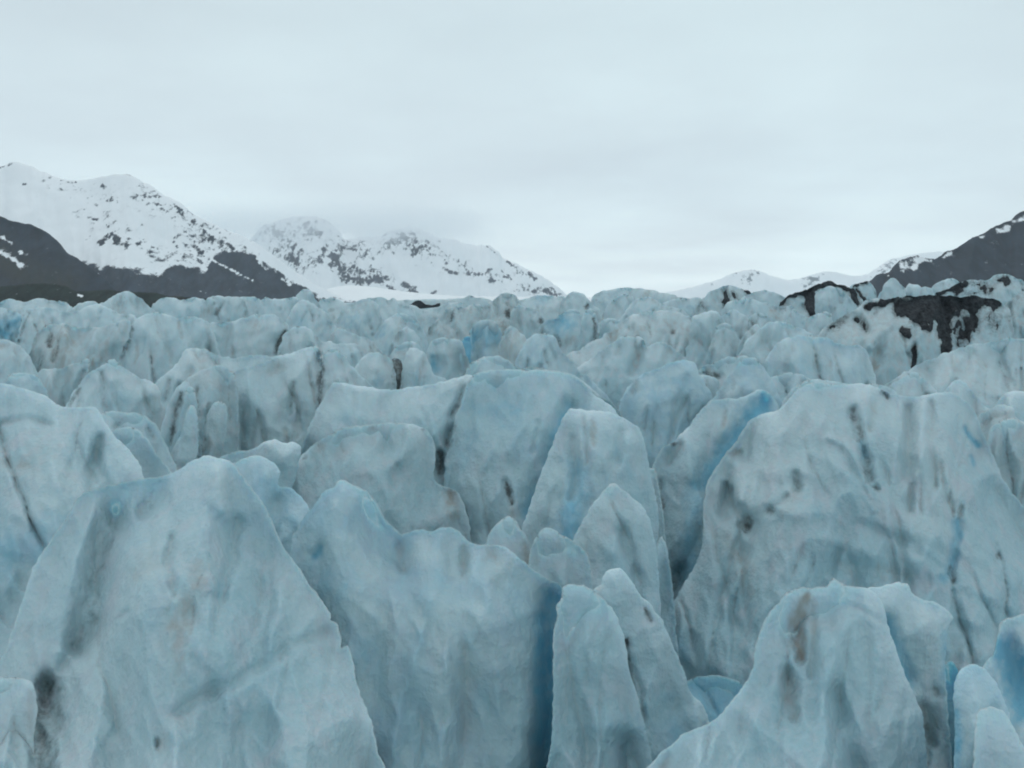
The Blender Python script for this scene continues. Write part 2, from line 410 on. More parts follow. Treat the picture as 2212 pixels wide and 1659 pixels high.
    if cap:
        # rock debris lying on the ice: a shell that dives under the surface at its margin
        nz = perlin(u/9., v/34., seed+3)*.42 + perlin(u/5., v/9., seed+8)*.24
        a = np.clip(att['dark'], 0, 1) + nz*(att['dark'] > .12)
        sel = [t for t in fa if max(a[list(t)]) > .64]
        if sel:
            off = np.clip((a-.66)*1.0, -.25, .35)*m*14
            dc = depth - off
            cva = np.stack([(u-CX)/F*dc, dc, -(v-HOR)/F*dc + np.maximum(off, 0)*.25], 1)
            par = {}
            def find(x):
                while par.setdefault(x, x) != x: par[x] = par[par[x]]; x = par[x]
                return x
            for t in sel:
                for q_ in t[1:]: par[find(q_)] = find(t[0])
            grp = {}
            for t in sel: grp.setdefault(find(t[0]), []).append(t)
            for g_ in grp.values():
                if len(g_) < 14: continue
                us = sorted(set(i for t in g_ for i in t)); mp = {i: j for j, i in enumerate(us)}
                big = len(g_) > 200
                c = link_mesh('debris_cap' if big else 'debris_patch', cva[us]-np.array(org), [(mp[a_], mp[b_], mp[c_]) for a_, b_, c_ in g_], DEB, parent=o)
                if big: c['label'] = 'thick dark rock debris covering the crest'
    return o

# ------------------------------------------------------------------ mountains
def mountain(name, label, tile, d, out, mat, rockline=None, soft=22., feats=(), amp=60., cot=1.35, wl=350., base_rock=0., tan=0., rk=1., pitch=4.0, jag=1.0, hgt=None):
    s = P(tile, out); vb = max(HOR + 26*F/d, s[:, 1].max()+4)
    cur = catmull(s, pitch); m = d/F
    Lq = np.arange(len(cur))*pitch
    cur[:, 1] += jag*(5.*np.abs(perlin(Lq/19., d*.01, 3.4))-2.+3.*np.abs(perlin(Lq/7., d*.01, 5.4))-1.+1.2*perlin(Lq/23., d*.01, .4)+1.5*perlin(Lq/9., d*.01, 2.4)+.7*perlin(Lq/4.3, d*.01, 7.7))
    seed = d*.0137
    rid = cur[np.argsort(cur[:, 0])]
    uv, faces = tri(cur, vb, pitch, 1e9)
    u, v = uv[:, 0], uv[:, 1]
    hd = np.maximum(0, v-np.interp(u, rid[:, 0], rid[:, 1]))*m
    X = (u-CX)*m; Z = -(v-HOR)*m
    env = 1-np.exp(-hd/(amp*.6))
    rg = ridged(X/wl+seed, Z/wl*.45, seed, 5, .52)
    depth = d - cot*hd - amp*rg*env - amp*.9*fbm(X/wl/2.5, Z/wl/4, seed, 3)*env
    rock = np.full(len(u), float(base_rock))
    if rockline:
        l = P(tile, rockline); ln = np.interp(u, l[:, 0], l[:, 1])
        rock = np.clip(.5+(v-ln)/soft + .9*perlin(u/26., v/17., seed)+.5*perlin(u/9., v/7., seed), 0, 1)
    rock = rock + .16*rg*(rock > .02)*(rock < .98)
    tn = np.full(len(u), float(tan))
    for kind, pts, wd, amt in feats:
        line = P(tile, pts)
        if len(line) == 1: line = np.vstack([line, line+[[.1, .1]]])
        dd = np.maximum(0, seg_dist(uv, line)+wd*(.8*perlin(u/12., v/9., seed+1)+.45*perlin(u/5., v/4., seed+1)))
        f = np.exp(-(dd/wd)**2)
        if kind == 't': tn = np.maximum(tn, f*amt)
        elif kind == 's': rock = rock*(1-f*amt)
        else: rock = np.maximum(rock, rk*f*amt*np.clip(.8+.9*perlin(u/6.+v/9., v/7.-u/14., seed+2)+.6*perlin(u/3., v/3., seed), .1, 1.3))
    n = len(u); edge = hd < m*.3
    front = np.stack([(u-CX)/F*depth, depth, -(v-HOR)/F*depth], 1)
    db = d + 1.0*hd
    back = np.stack([(u-CX)/F*db, db, -(v-HOR)/F*db], 1)
    idx = np.arange(n)+n; idx[edge] = np.arange(n)[edge]
    bk = [(int(idx[a]), int(idx[b]), int(idx[c])) for a, b, c in faces]
    bk = [t for t in bk if not (t[0] < n and t[1] < n and t[2] < n)]
    fa = [(a, c, b) for a, b, c in faces]
    o = link_mesh(name, np.vstack([front, back]), fa+bk, mat, {'rock': np.tile(rock, 2), 'tan': np.tile(tn, 2)})
    o['label'] = label; o['category'] = 'mountain'; o['kind'] = 'structure'
    return o

SNOW = (.90, .92, .93)
M_big = mountain_mat('snowy_mountain', (.020, .026, .036), SNOW, 1/55.)
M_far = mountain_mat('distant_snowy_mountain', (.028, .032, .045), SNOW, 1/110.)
M_dark = mountain_mat('dark_mountain', (.014, .019, .027), SNOW, 1/60., tint=(.035, .034, .026))
M_wood = mountain_mat('wooded_hillside', (.010, .016, .014), SNOW, 1/20.)
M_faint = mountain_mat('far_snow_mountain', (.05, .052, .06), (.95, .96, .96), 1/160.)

mountain('mountain', 'broad snowy mountain on the left with a dark bare foot', 'F', 3600,
  '-260,300 -100,345 0,362 20,353 40,352 60,358 100,375 125,385 165,392 200,388 235,380 275,378 300,390 330,405 350,420 390,440 420,465 470,490 520,510 560,530 600,560 640,590 680,615 720,635 745,645 790,655',
  M_big, rockline='-260,560 100,560 200,575 235,578 285,578 320,592 345,592 365,578 400,570 445,590 458,555 480,540 530,540 560,556 590,582 640,612 700,645 800,665', soft=14,
  feats=[('r', '215,525 240,505 255,515', 7, .9), ('r', '250,520 272,530', 9, .9), ('r', '262,525 280,520', 6, .8), ('r', '300,525 312,520', 6, .8), ('r', '0,362 25,354', 2.5, .8), ('r', '98,375 104,378', 3, .8), ('r', '130,390 165,394', 2.5, .8), ('r', '210,405 222,402', 5, .7), ('r', '268,378 280,379', 2.5, .8),
    ('r', '305,400 350,425', 5, .6), ('r', '380,445 395,462', 7, .85), ('r', '405,470 420,480', 5, .75), ('r', '235,433 255,436', 5, .6), ('r', '205,442 215,445', 3, .7), ('r', '192,470 212,476', 3, .75), ('r', '228,482 232,492', 3, .6),
    ('r', '440,500 465,520 500,535', 9, .85), ('r', '380,515 400,500', 7, .7), ('r', '405,530 435,545', 9, .75), ('r', '320,545 350,560', 9, .65), ('r', '375,560 410,560', 10, .6), ('r', '478,485 492,500', 4, .8), ('r', '525,505 545,520', 3, .75), ('r', '430,525 450,500', 7, .7), ('r', '375,520 385,535', 5, .6),('r','140,440 150,444',3,.6),('r','50,398 60,396',3,.6),
    ('r', '300,420 390,470 470,520', 22, .44), ('r', '420,500 520,560', 34, .50), ('r', '200,470 260,500', 40, .30), ('r', '330,550 440,565', 20, .5), ('r', '100,400 250,420', 20, .26), ('s', '540,530 640,598 700,630', 3.5, .9), ('s', '455,560 490,578 550,608', 2.2, .85), ('s', '190,580 212,598', 4, .75), ('s', '610,603 625,615', 4, .7), ('s', '640,640 660,648', 3, .7), ('s', '440,577 448,550', 3.5, .7), ('s', '560,570 575,580', 4, .6), ('s', '430,628 445,634', 2, .7), ('s', '290,590 350,592', 5, .5), ('s', '700,625 745,645', 3, .7), ('s', '690,640 735,655', 2.5, .6)], amp=70, wl=420)
mountain('mountain', 'dark bare mountain shoulder at the far left edge', 'F', 2500,
  '-300,400 -100,440 0,468 25,478 70,487 100,502 125,522 145,546 165,557 200,583 230,606 262,632 300,652', M_dark, base_rock=1., soft=20,
  feats=[('s', '0,512 25,524', 4, .9), ('s', '0,545 30,560 45,575', 6, .8), ('s', '42,545 58,550', 4, .6), ('t', '0,560 60,600 140,615', 34, .7), ('s', '-60,500 -30,520', 6, .8)], amp=35, wl=220, jag=.6)
mountain('wooded_hill', 'low dark wooded hill between the glacier and the left mountains', 'F', 1300,
  '-200,625 0,619 67,614 118,614 145,621 168,631 218,627 255,629 286,632 336,634 370,641 437,645 480,650', M_wood, base_rock=1., feats=[('s', '168,636 178,640', 2.2, .9)], amp=18, wl=60, cot=2.0, jag=.7, pitch=3)
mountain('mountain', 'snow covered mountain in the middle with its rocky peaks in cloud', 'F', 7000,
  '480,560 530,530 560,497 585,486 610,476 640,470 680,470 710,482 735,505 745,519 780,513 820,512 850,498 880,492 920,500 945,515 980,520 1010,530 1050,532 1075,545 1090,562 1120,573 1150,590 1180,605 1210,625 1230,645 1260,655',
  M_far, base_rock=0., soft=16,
  feats=[('r', '575,500 620,500 690,495', 30, .52), ('r', '600,540 640,570 700,560', 26, .52), ('r', '720,560 740,530 800,545', 24, .5), ('r', '760,590 830,600', 22, .55), ('r', '840,520 900,525 930,540', 26, .55), ('r', '950,550 1020,585', 14, .42), ('r', '1060,600 1130,590', 14, .48), ('r', '1100,620 1190,630', 12, .5), ('r', '585,500 620,520 640,545', 14, .75), ('r', '660,492 690,508', 15, .8), ('r', '620,555 640,560', 12, .9), ('r', '700,535 690,560', 9, .7), ('r', '720,552 735,575 745,592', 14, 1.), ('r', '745,600 780,608 830,600', 11, 1.), ('r', '762,570 775,590', 9, .8), ('r', '800,575 815,590', 7, .75), ('r', '742,535 770,540', 7, .85), ('r', '835,525 850,545', 8, .75), ('r', '865,505 885,530', 12, .8), ('r', '900,535 925,530', 10, .8), ('r', '895,548 905,540', 7, .8), ('r', '835,618 860,632 905,632', 5, 1.), ('r', '870,615 895,625', 6, .85), ('r', '933,634 940,632', 4, 1.), ('r', '960,580 985,592', 5, .85), ('r', '1010,590 1045,592 1060,582', 5, .85), ('r', '1060,606 1075,604', 5, .9), ('r', '1085,565 1100,566', 3, .8), ('r', '1050,532 1088,560', 2, .75), ('r', '1100,570 1130,585', 3, .8), ('r', '1140,592 1155,602', 5, .95), ('r', '1130,622 1150,630', 5, .85), ('r', '1170,628 1205,635', 6, 1.), ('r', '1080,598 1105,600', 4, .7), ('r', '1185,622 1215,638', 4, .95), ('r', '600,495 610,535', 7, .6), ('r', '945,545 965,570', 4, .6), ('s', '655,555 700,520', 6, .9), ('s', '735,560 760,545', 4, .8)], amp=150, wl=700, jag=1.5)
mountain('mountain', 'dark mountain flank rising at the right edge with thin snow patches', 'D', 2600,
  '1080,900 1180,858 1225,832 1262,795 1300,785 1342,782 1372,742 1420,700 1480,680 1540,672 1600,692 1650,690 1700,652 1770,625 1830,590 1880,555 1950,530 2010,490 2080,460 2130,440 2170,402 2212,385 2320,340 2600,250', M_dark, base_rock=1.,
  feats=[('s', '1425,720 1450,715', 8, .8), ('s', '1490,690 1560,690', 7, .75), ('s', '1440,755 1470,740', 7, .6), ('s', '1500,740 1540,700', 7, .8), ('s', '1590,690 1610,696', 4, .8), ('s', '1690,680 1740,650', 4, .7), ('s', '1930,550 1950,545', 5, .6), ('s', '2050,500 2110,490', 8, .7), ('s', '2150,455 2212,430', 7, .7), ('s', '1860,600 1880,610', 5, .4), ('s', '1335,795 1345,792', 4, .7)], amp=40, wl=260)
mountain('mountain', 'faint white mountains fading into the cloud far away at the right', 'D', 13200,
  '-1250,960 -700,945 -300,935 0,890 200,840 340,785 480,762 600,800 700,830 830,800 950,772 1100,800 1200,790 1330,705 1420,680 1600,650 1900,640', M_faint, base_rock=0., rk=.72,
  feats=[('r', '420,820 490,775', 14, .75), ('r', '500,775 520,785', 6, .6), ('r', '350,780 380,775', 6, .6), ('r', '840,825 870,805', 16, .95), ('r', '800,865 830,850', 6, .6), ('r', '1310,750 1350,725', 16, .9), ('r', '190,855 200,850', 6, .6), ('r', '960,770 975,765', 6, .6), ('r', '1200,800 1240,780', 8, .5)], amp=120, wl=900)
# rock-free snow basin feeding the glacier
sn = mountain('snowfield', 'smooth white snowfield at the foot of the cloudy mountain', 'F', 5000,
  '640,660 700,628 745,617 800,620 860,628 920,635 1000,640 1100,641 1220,643 1400,642 1520,646 1600,650', mountain_mat('snowfield_snow', (.04, .05, .06), (.92, .94, .94), 1/80.), base_rock=0., feats=[('r', '700,640 735,645', 4, .6)], amp=25, wl=600, cot=6., jag=.3)

# ------------------------------------------------------------------ glacier floor: one sheet to the horizon
def ice_floor():
    r = np.concatenate([np.linspace(2, 60, 70), np.geomspace(61, 14000, 120)])
    a = np.linspace(-math.pi, math.pi, 241)[:-1]
    R_, A_ = np.meshgrid(r, a, indexing='ij')
    X = (R_*np.sin(A_)).ravel(); Y = (R_*np.cos(A_)).ravel()
    f = np.clip((600-np.hypot(X, Y))/300, 0, 1)
    Z = GROUND + (2.6*fbm(X/9., Y/9., X*0+3, 4) + 2.2*ridged(X/16., Y/7., X*0+9, 4))*f + 1.0*f
    Z = np.where(np.hypot(X, Y) > 600, GROUND, Z)
    nr, na = len(r), len(a); fs = []
    for i in range(nr-1):
        for j in range(na):
            k = (j+1) % na
            fs.append((i*na+j, i*na+k, (i+1)*na+k, (i+1)*na+j))
    fs.append(tuple(range(na-1, -1, -1)))
    o = link_mesh('glacier', np.stack([X, Y, Z], 1), fs, ICE, {'blue': np.full(len(X), .35), 'tan': np.zeros(len(X)), 'dark': np.clip(.5*perlin(X/6., Y/6., X*0), 0, .4)})
    o['kind'] = 'structure'; o['label'] = 'crevassed glacier ice floor between the seracs'; o['category'] = 'glacier'
ice_floor()

# ------------------------------------------------------------------ seracs, near to far
exec_list = []
S = serac
# ---- foreground
S('F', 24, '-160,1560 -60,1480 0,1430 28,1360 50,1296 70,1232 95,1190 121,1152 145,1118 168,1075 200,1058 250,1045 300,1036 345,1030 375,1022 410,1000 430,990 450,984 470,990 500,1000 525,1030 555,1070 580,1110 605,1170 640,1220 665,1260 690,1290 712,1325 713,1340 727,1345 735,1375 737,1400 750,1396 762,1430 768,1470 790,1530 805,1570 815,1620 835,1665 860,1740',
  'largest pale pyramid serac in the lower left foreground with a jagged right edge', T=2.6, R=3.6, lean=.42,
  feats=[('k', '345,1045 325,1080 305,1105', 20, .24, .5), ('k', '248,1110 222,1200 208,1290 190,1345 168,1395', 34, .26, 1.5), ('k', '170,1385 125,1450 100,1480', 14, .16, .7), ('k', '104,1480 92,1540 105,1620 100,1720', 36, .60, 1.8), ('k', '255,1335 275,1320', 8, .25, .3), ('t', '440,1220 400,1300 375,1400 370,1480', 30, .42), ('t', '350,1200 300,1240', 50, .18), ('k', '440,1240 425,1265', 6, .35), ('b', '480,1100 560,1150', 60, .22), ('b', '300,1130 330,1340', 40, .15),  # dark strokes along the folds paint their shading
         ('b', '710,1362 640,1392 560,1440 500,1480 440,1500 380,1540', 12, .10, .22), ('t', '470,1020 480,1100', 20, .18, -.5), ('t', '350,1620 420,1500', 30, .15), ('k', '338,1600 340,1615', 6, .3, .2)])
S('F', 20, '-80,1470 0,1462 50,1467 72,1480 80,1530 72,1590 75,1659', 'low pale ice block in the bottom left corner beside the dark hole', T=.8, feats=[('t', '70,1500 70,1600', 14, .3)])
S('F', 28.5, '-80,1250 0,1262 30,1272 48,1288 60,1340 70,1400', 'small pale ice wedge at the left edge under the blue-tinged slope', T=.7)
S('F', 34, '-160,860 -80,820 0,828 40,838 95,855 130,878 160,882 200,880 210,884 225,910 245,940 270,965 300,1000 312,1040 330,1080 400,1250', 'broad pale serac at the left edge with notched crest and blue lower slope', T=2.8, R=3.5, lean=.5,
  feats=[('b', '-20,1200 60,1180 130,1120', 55, .42), ('b', '0,1230 20,1200', 40, .35), ('t', '0,1000 60,1005', 16, .4, .2), ('t', '100,980 40,1020', 35, .2), ('t', '0,1060 120,1100', 12, .15), ('b', '240,1020 280,1060', 30, .15), ('t', '0,915 60,905 110,915', 8, .1, .7)])
S('F', 38, '215,960 240,935 260,926 290,925 310,940 325,960 345,990 372,1022 400,1070', 'small rounded pale block tucked behind the notch-crested left serac', T=1.0, feats=[('b', '300,970 340,1010', 30, .15)])
S('F', 30, '470,1080 480,1010 505,1000 530,990 555,985 575,992 590,1000 606,1020 598,1045 608,1054 625,1053 645,1070 660,1085 668,1105 700,1200 720,1300', 'bluish stepped block behind the right shoulder of the largest pyramid', T=1.1, blue=.22, feats=[('b', '560,1030 590,1045', 20, .5), ('b', '620,1110 650,1150', 30, .55)])
S('F', 26, '600,1500 630,1180 640,1150 655,1120 680,1090 705,1058 722,1055 730,1040 745,1038 760,1048 780,1055 800,1068 815,1090 830,1120 850,1140 868,1154 885,1148 910,1145 930,1150 950,1142 975,1140 995,1152 1010,1170 1040,1178 1070,1178 1095,1185 1120,1205 1150,1230 1180,1250 1208,1262 1222,1290 1222,1350 1222,1720', 'wide bluish ice wall in the centre foreground with deep blue right side', T=1.5, R=2.2, lean=.22, blue=.12,
  feats=[('b', '700,1120 720,1300 770,1400', 70, .40), ('b', '900,1250 920,1330', 60, .35), ('b', '680,1200 692,1185', 10, .9, .25), ('b', '840,1500 820,1600', 40, .35), ('b', '1205,1300 1200,1500 1185,1720', 34, 1.0, 1.0), ('b', '1172,1330 1170,1720', 18, .8, .5), ('t', '1060,1185 1080,1250', 30, .35, .2), ('t', '1000,1185 1000,1240', 10, .35, .5), ('t', '1005,1400 1012,1480 1000,1600', 14, .25, .15), ('t', '860,1170 870,1230', 12, .2, .5), ('b', '956,1440 962,1500 960,1560', 6, .25, .1), ('b', '1110,1240 1130,1330', 30, .25)])
S('F', 22.5, '1165,1720 1183,1650 1192,1600 1195,1530 1196,1450 1196,1380 1203,1330 1201,1312 1213,1292 1218,1267 1235,1262 1260,1265 1275,1272 1290,1282 1310,1300 1330,1330 1345,1370 1352,1400 1358,1450 1372,1490 1385,1540 1400,1600 1420,1700', 'tall narrow pale fin right of the deep blue crevasse wall', T=1.1, R=1.4, lean=.16,
  feats=[('t', '1275,1268 1295,1272', 9, .6), ('b', '1300,1580 1360,1600', 50, .28), ('k', '1380,1500 1390,1560', 6, .3, .4), ('t', '1230,1500 1240,1600', 14, .1)])
S('F', 24.5, '1270,1330 1283,1275 1300,1262 1303,1245 1318,1230 1338,1229 1355,1245 1370,1265 1385,1290 1400,1302 1412,1318 1430,1340 1440,1365 1455,1400 1468,1430 1480,1460 1490,1495 1510,1515 1525,1540 1537,1568 1570,1610 1620,1680', 'leaning pale slab behind the narrow fin with a dirty pocket on its right edge', T=1.0, R=1.3, lean=.22,
  feats=[('k', '1394,1318 1405,1340', 8, .55, .3), ('k', '1352,1385 1358,1425', 7, .85, .9), ('t', '1355,1430 1365,1500', 9, .5, .3), ('k', '1368,1450 1385,1500 1393,1550', 5, .4, .5), ('b', '1450,1560 1480,1600', 60, .42), ('t', '1285,1272 1300,1270', 8, .5)])
S('F', 31, '1430,1500 1465,1482 1490,1468 1520,1461 1550,1460 1580,1467 1610,1480 1650,1500', 'smooth dark blue hollow of ice between the leaning slab and the knobbly foreground serac', T=1.2, blue=.62, lean=.06, flare=.4)
S('F', 19, '1380,1680 1405,1652 1430,1625 1463,1600 1470,1590 1490,1580 1530,1565 1560,1540 1580,1515 1600,1490 1620,1460 1628,1430 1632,1400 1640,1370 1650,1345 1665,1320 1685,1300 1700,1280 1730,1270 1765,1269 1785,1265 1793,1256 1800,1249 1810,1257 1835,1268 1870,1272 1893,1285 1908,1310 1914,1335 1930,1390 1955,1460 1978,1510 1990,1540 1998,1600 2002,1659 2010,1740', 'rounded knobbly-topped serac in the right foreground with a small point on its crest', T=1.9, R=2.0, lean=.22,
  feats=[('t', '1740,1290 1720,1340 1730,1420', 17, .75, .4), ('t', '1700,1450 1715,1550', 16, .35, .3), ('t', '1757,1290 1752,1460', 10, .3, .15), ('k', '1530,1570 1525,1640', 7, .4, .5), ('t', '1440,1630 1430,1659', 10, .4, .2), ('b', '1790,1300 1850,1310 1910,1345', 5, .12, .3)])
S('F', 21, '1850,1330 1868,1276 1890,1268 1910,1265 1935,1259 1960,1262 1968,1278 1990,1295 2020,1302 2040,1315 2058,1335 2048,1352 2043,1400 2040,1440 2044,1500 2052,1600 2060,1720', 'overhanging pale ledge behind the knobbly-topped serac with blue grooves below', T=1.0, R=1.0, lean=.12,
  feats=[('b', '1915,1350 1935,1400 1955,1460', 22, .95, .8), ('k', '2020,1490 2030,1500', 12, .5, .5), ('b', '2042,1370 2043,1460', 12, .6), ('t', '1990,1530 2010,1600', 20, .5, .6), ('k', '2000,1560 2003,1650', 10, .35, .6)])
S('F', 23, '2020,1480 2035,1440 2060,1430 2075,1480 2085,1600 2090,1720', 'narrow deep blue ice rib in the slot right of the overhanging ledge', T=.6, blue=.75, lean=.1)
S('F', 17.5, '2060,1720 2064,1560 2060,1500 2070,1455 2095,1436 2125,1445 2150,1475 2175,1530 2190,1580 2225,1640', 'sloping pale shoulder right of the blue rib near the bottom right corner', T=.8, blue=.2, feats=[('b', '2065,1540 2070,1720', 16, .8), ('t', '2085,1500 2085,1600', 10, .2)])
S('F', 21.5, '2120,1450 2150,1400 2160,1350 2175,1337 2212,1325 2280,1310', 'pale block at the right edge with a vivid blue hollow under its lip', T=.9, feats=[('b', '2170,1400 2190,1450 2212,1530', 30, 1.0, .9), ('b', '2130,1450 2160,1440', 12, .3)])
S('F', 15.5, '2100,1720 2106,1600 2109,1552 2118,1532 2140,1527 2165,1535 2190,1572 2212,1625 2245,1700', 'smallest rounded pale nub in the bottom right corner', T=.6)
# ---- middle distance, right
S('F', 40, '1400,1400 1435,1335 1450,1310 1480,1260 1508,1210 1519,1170 1521,1090 1530,1040 1555,1000 1572,975 1590,955 1610,925 1625,905 1650,895 1680,885 1700,870 1720,845 1745,830 1770,825 1800,830 1830,832 1860,830 1885,835 1905,845 1925,852 1950,855 1980,858 2010,852 2035,848 2055,848 2075,860 2095,875 2110,900 2125,940 2140,975 2160,1020 2175,1050 2195,1075 2212,1095 2260,1150 2350,1320',
  'massive pale serac on the right with shaded gully and row of dark melt holes', T=3.6, R=5., lean=.30, tan=.06,
  feats=[('k', '1845,885 1855,930 1862,955', 13, .55, 1.6), ('k', '1862,955 1872,1000 1880,1040', 12, .45, 1.3), ('b', '1862,955 1868,985', 7, .9, .5), ('k', '1885,1052 1893,1056', 9, .7, .6), ('k', '1612,1120 1615,1142', 15, .8, .9), ('k', '1665,1103', 10, .85, .7), ('k', '1720,1025 1722,1055', 12, .45, .8), ('k', '1700,1070 1680,1090', 7, .25, .3), ('b', '2086,925 2098,948 2112,962', 5, 1.0, .5), ('b', '2098,985 2102,1005', 4, .7, .3),  # dark gully strokes put its shading into the ice colour
   ('k', '2078,1095 2072,1120', 8, .45, .5), ('b', '2070,1125 2065,1180 2050,1240 2040,1250', 9, .75, 1.0), ('k', '2050,1225 2058,1255', 9, .6, .5), ('k', '2155,1200 2150,1215', 11, .4, .3), ('k', '1905,845 1915,858', 8, .6, .4), ('t', '1890,870 1880,930', 10, .35, .3), ('t', '1572,978 1600,975', 6, .6, .4), ('t', '1560,1150 1600,1200 1620,1280', 22, .35), ('t', '2030,1000 2040,1060 2060,1110', 8, .35, .35), ('t', '1720,1060 1690,1110', 20, .35),
   ('t', '1790,945 1830,960 1870,1030 1890,1100', 8, .2, -.7), ('t', '1900,1230 1960,1240', 22, .35), ('t', '1815,1220 1840,1240', 12, .35), ('t', '1590,1000 1600,1080', 16, .05, -.9), ('b', '1860,1130 1960,1175 2040,1230', 9, .15, .2), ('b', '1795,1240 1810,1190', 7, .3, .3), ('b', '1430,1370 1480,1400', 30, .4), ('t', '1960,880 1965,1100', 14, .1, .6), ('t', '2010,870 2020,1050', 12, .15, .7)])
S('F', 44, '1408,1050 1410,1010 1418,990 1430,970 1455,955 1475,935 1490,920 1500,905 1520,880 1535,866 1570,861 1600,861 1625,850 1640,843 1655,845 1670,858 1682,880 1700,950 1720,1100', 'blue-streaked diagonal fin leaning against the massive right serac', T=1.7, R=2., lean=.28,
  feats=[('b', '1655,870 1610,920 1560,985 1515,1050', 20, .90, .7), ('k', '1450,960 1462,958', 6, .7, .4), ('t', '1570,890 1560,925', 7, .45, .2), ('b', '1505,1080 1495,1160 1480,1250', 24, .6), ('t', '1445,1000 1470,960', 10, .15, .7), ('k', '1425,1040 1430,1140', 8, .5, 1.2), ('k', '1470,1230 1450,1280', 16, .35, 1.)])
S('F', 39, '1396,1080 1399,1025 1404,1012 1414,1014 1421,1040 1427,1080 1434,1130 1440,1200', 'thin grey ice sliver in the dark crack left of the blue-streaked fin', T=.35, R=.4, tan=.2)
S('F', 35, '1400,1320 1412,1220 1422,1170 1430,1160 1440,1185 1448,1240 1455,1300', 'thin pointed ice sliver low in the dark crack above the leaning slab', T=.4, R=.4)
S('F', 38, '1110,1240 1128,1142 1138,1115 1164,1038 1188,977 1205,930 1227,886 1250,884 1272,887 1300,888 1322,893 1345,903 1360,912 1380,927 1393,964 1400,997 1406,1038 1417,1081 1422,1132 1418,1233', 'upright pale slab in the centre with a sharp straight left edge and a blue patch', T=1.6, R=2.2, lean=.24,
  feats=[('b', '1250,1020 1238,1090 1232,1158', 32, .62), ('b', '1290,1060 1340,1030', 35, .25), ('t', '1280,910 1282,960', 8, .4, .15), ('t', '1380,935 1372,925', 6, .3), ('t', '1262,900 1270,1000', 5, .1, .3)])
S('F', 33, '1215,1290 1232,1190 1245,1150 1265,1115 1285,1085 1305,1060 1318,1047 1327,1045 1345,1058 1370,1080 1392,1100 1408,1140 1418,1200 1425,1290', 'gothic-arch shaped pale serac standing in front of the upright slab', T=1.3, R=1.8, lean=.28, feats=[('b', '1300,1200 1350,1250', 40, .15)])
S('F', 30.5, '1040,1230 1052,1165 1062,1145 1080,1125 1098,1115 1112,1123 1125,1145 1140,1165 1150,1200 1165,1270', 'small pale knob rising behind the centre ice wall, left of the brown gap', T=.7, feats=[('t', '1135,1170 1140,1210', 10, .6)])
S('F', 29.5, '1135,1260 1148,1185 1163,1155 1178,1139 1195,1145 1220,1160 1250,1178 1268,1200 1276,1235 1282,1300', 'squat pale block right of the brown gap behind the centre ice wall', T=.8, feats=[('t', '1150,1180 1155,1215', 12, .65), ('t', '1210,1180 1230,1200', 20, .15)])
# ---- middle distance, centre
S('F', 43, '585,1120 605,1058 640,1000 680,960 740,925 800,918 845,914 890,918 922,930 936,957 940,990 936,1030 950,1048 983,1061 1000,1085 1013,1132 1020,1200', 'grey weathered ice buttress low on the left of the central wall', T=1.7, R=2.5, lean=.3, tan=.12,
  feats=[('t', '800,925 830,918', 10, .5), ('t', '733,940 738,975', 6, .6), ('k', '655,990 665,985', 6, .5), ('t', '690,945 700,990', 8, .4), ('t', '970,1060 980,1120', 16, .6), ('t', '860,1010 850,1050', 14, .15, .4), ('k', '905,925 925,930', 4, .3)])
S('F', 47, '595,1100 610,1050 640,990 665,930 690,880 710,840 722,828 735,828 760,832 800,838 845,843 880,838 920,832 960,824 1000,812 1020,812 1028,840 1020,900 1015,1000', 'long saddle-backed ice ridge left of centre with a smooth snowy crest', T=2.0, R=2.8, lean=.32,
  feats=[('b', '750,850 745,900', 24, .30), ('k', '1000,835 990,870 975,900', 8, .5, 1.), ('k', '970,930 965,960', 9, .5, .9), ('k', '950,980 955,1020', 12, .85, 1.), ('k', '940,990 945,1010', 14, .6), ('b', '820,870 900,860', 30, .12)])
S('F', 45.5, '955,1150 962,1000 975,950 985,900 1000,860 1012,825 1028,808 1050,801 1080,799 1130,800 1180,800 1220,805 1250,820 1280,850 1310,870 1330,890 1345,925 1370,1000', 'high central ice wall with blue streaks and a small dark slit low on its face', T=2.2, R=3., lean=.3, blue=.08,
  feats=[('b', '1090,900 1110,920', 40, .38), ('b', '1192,1060 1195,1000 1212,930 1228,880', 17, .85, .9), ('b', '1150,1110 1170,1060', 20, .7, .8), ('b', '1040,900 1000,960', 40, .25), ('k', '1092,1040 1100,1060 1108,1090', 8, .9, .6), ('t', '1105,1080 1108,1110', 10, .6), ('t', '1075,805 1070,830', 8, .2, .3), ('b', '1230,830 1260,870', 16, .35), ('k', '978,900 968,960 958,1010', 9, .5, .6), ('b','1105,860 1130,1000',70,.18)])
S('F', 55, '980,860 998,825 1012,792 1025,780 1045,772 1060,770 1078,771 1098,780 1113,790 1130,798 1148,792 1168,796 1200,800 1240,812 1290,850 1335,885 1370,960', 'lumpy pale crest showing above the high central wall', T=1.6, feats=[('k', '1095,785 1098,800', 9, .4, .3), ('t', '1150,800 1165,805', 8, .3), ('t', '1075,775 1065,790', 10, .3)])
S('F', 62, '1330,900 1345,860 1362,835 1375,816 1395,808 1420,798 1450,783 1480,779 1500,788 1512,815 1535,850 1552,900 1580,980', 'rounded blue-grey pyramid behind the upright central slab', T=2.4, blue=.28, feats=[('t', '1375,820 1365,850', 7, .3, .4), ('b', '1440,900 1460,860', 40, .3)])
S('F', 60, '1520,900 1548,850 1560,835 1575,810 1595,785 1612,773 1630,774 1645,788 1660,810 1672,830 1680,850 1700,900', 'smooth blue-grey cone above the blue-streaked fin', T=1.9, blue=.22, feats=[('k', '1520,810 1535,830', 8, .5), ('b', '1565,845 1568,830', 6, .5)])
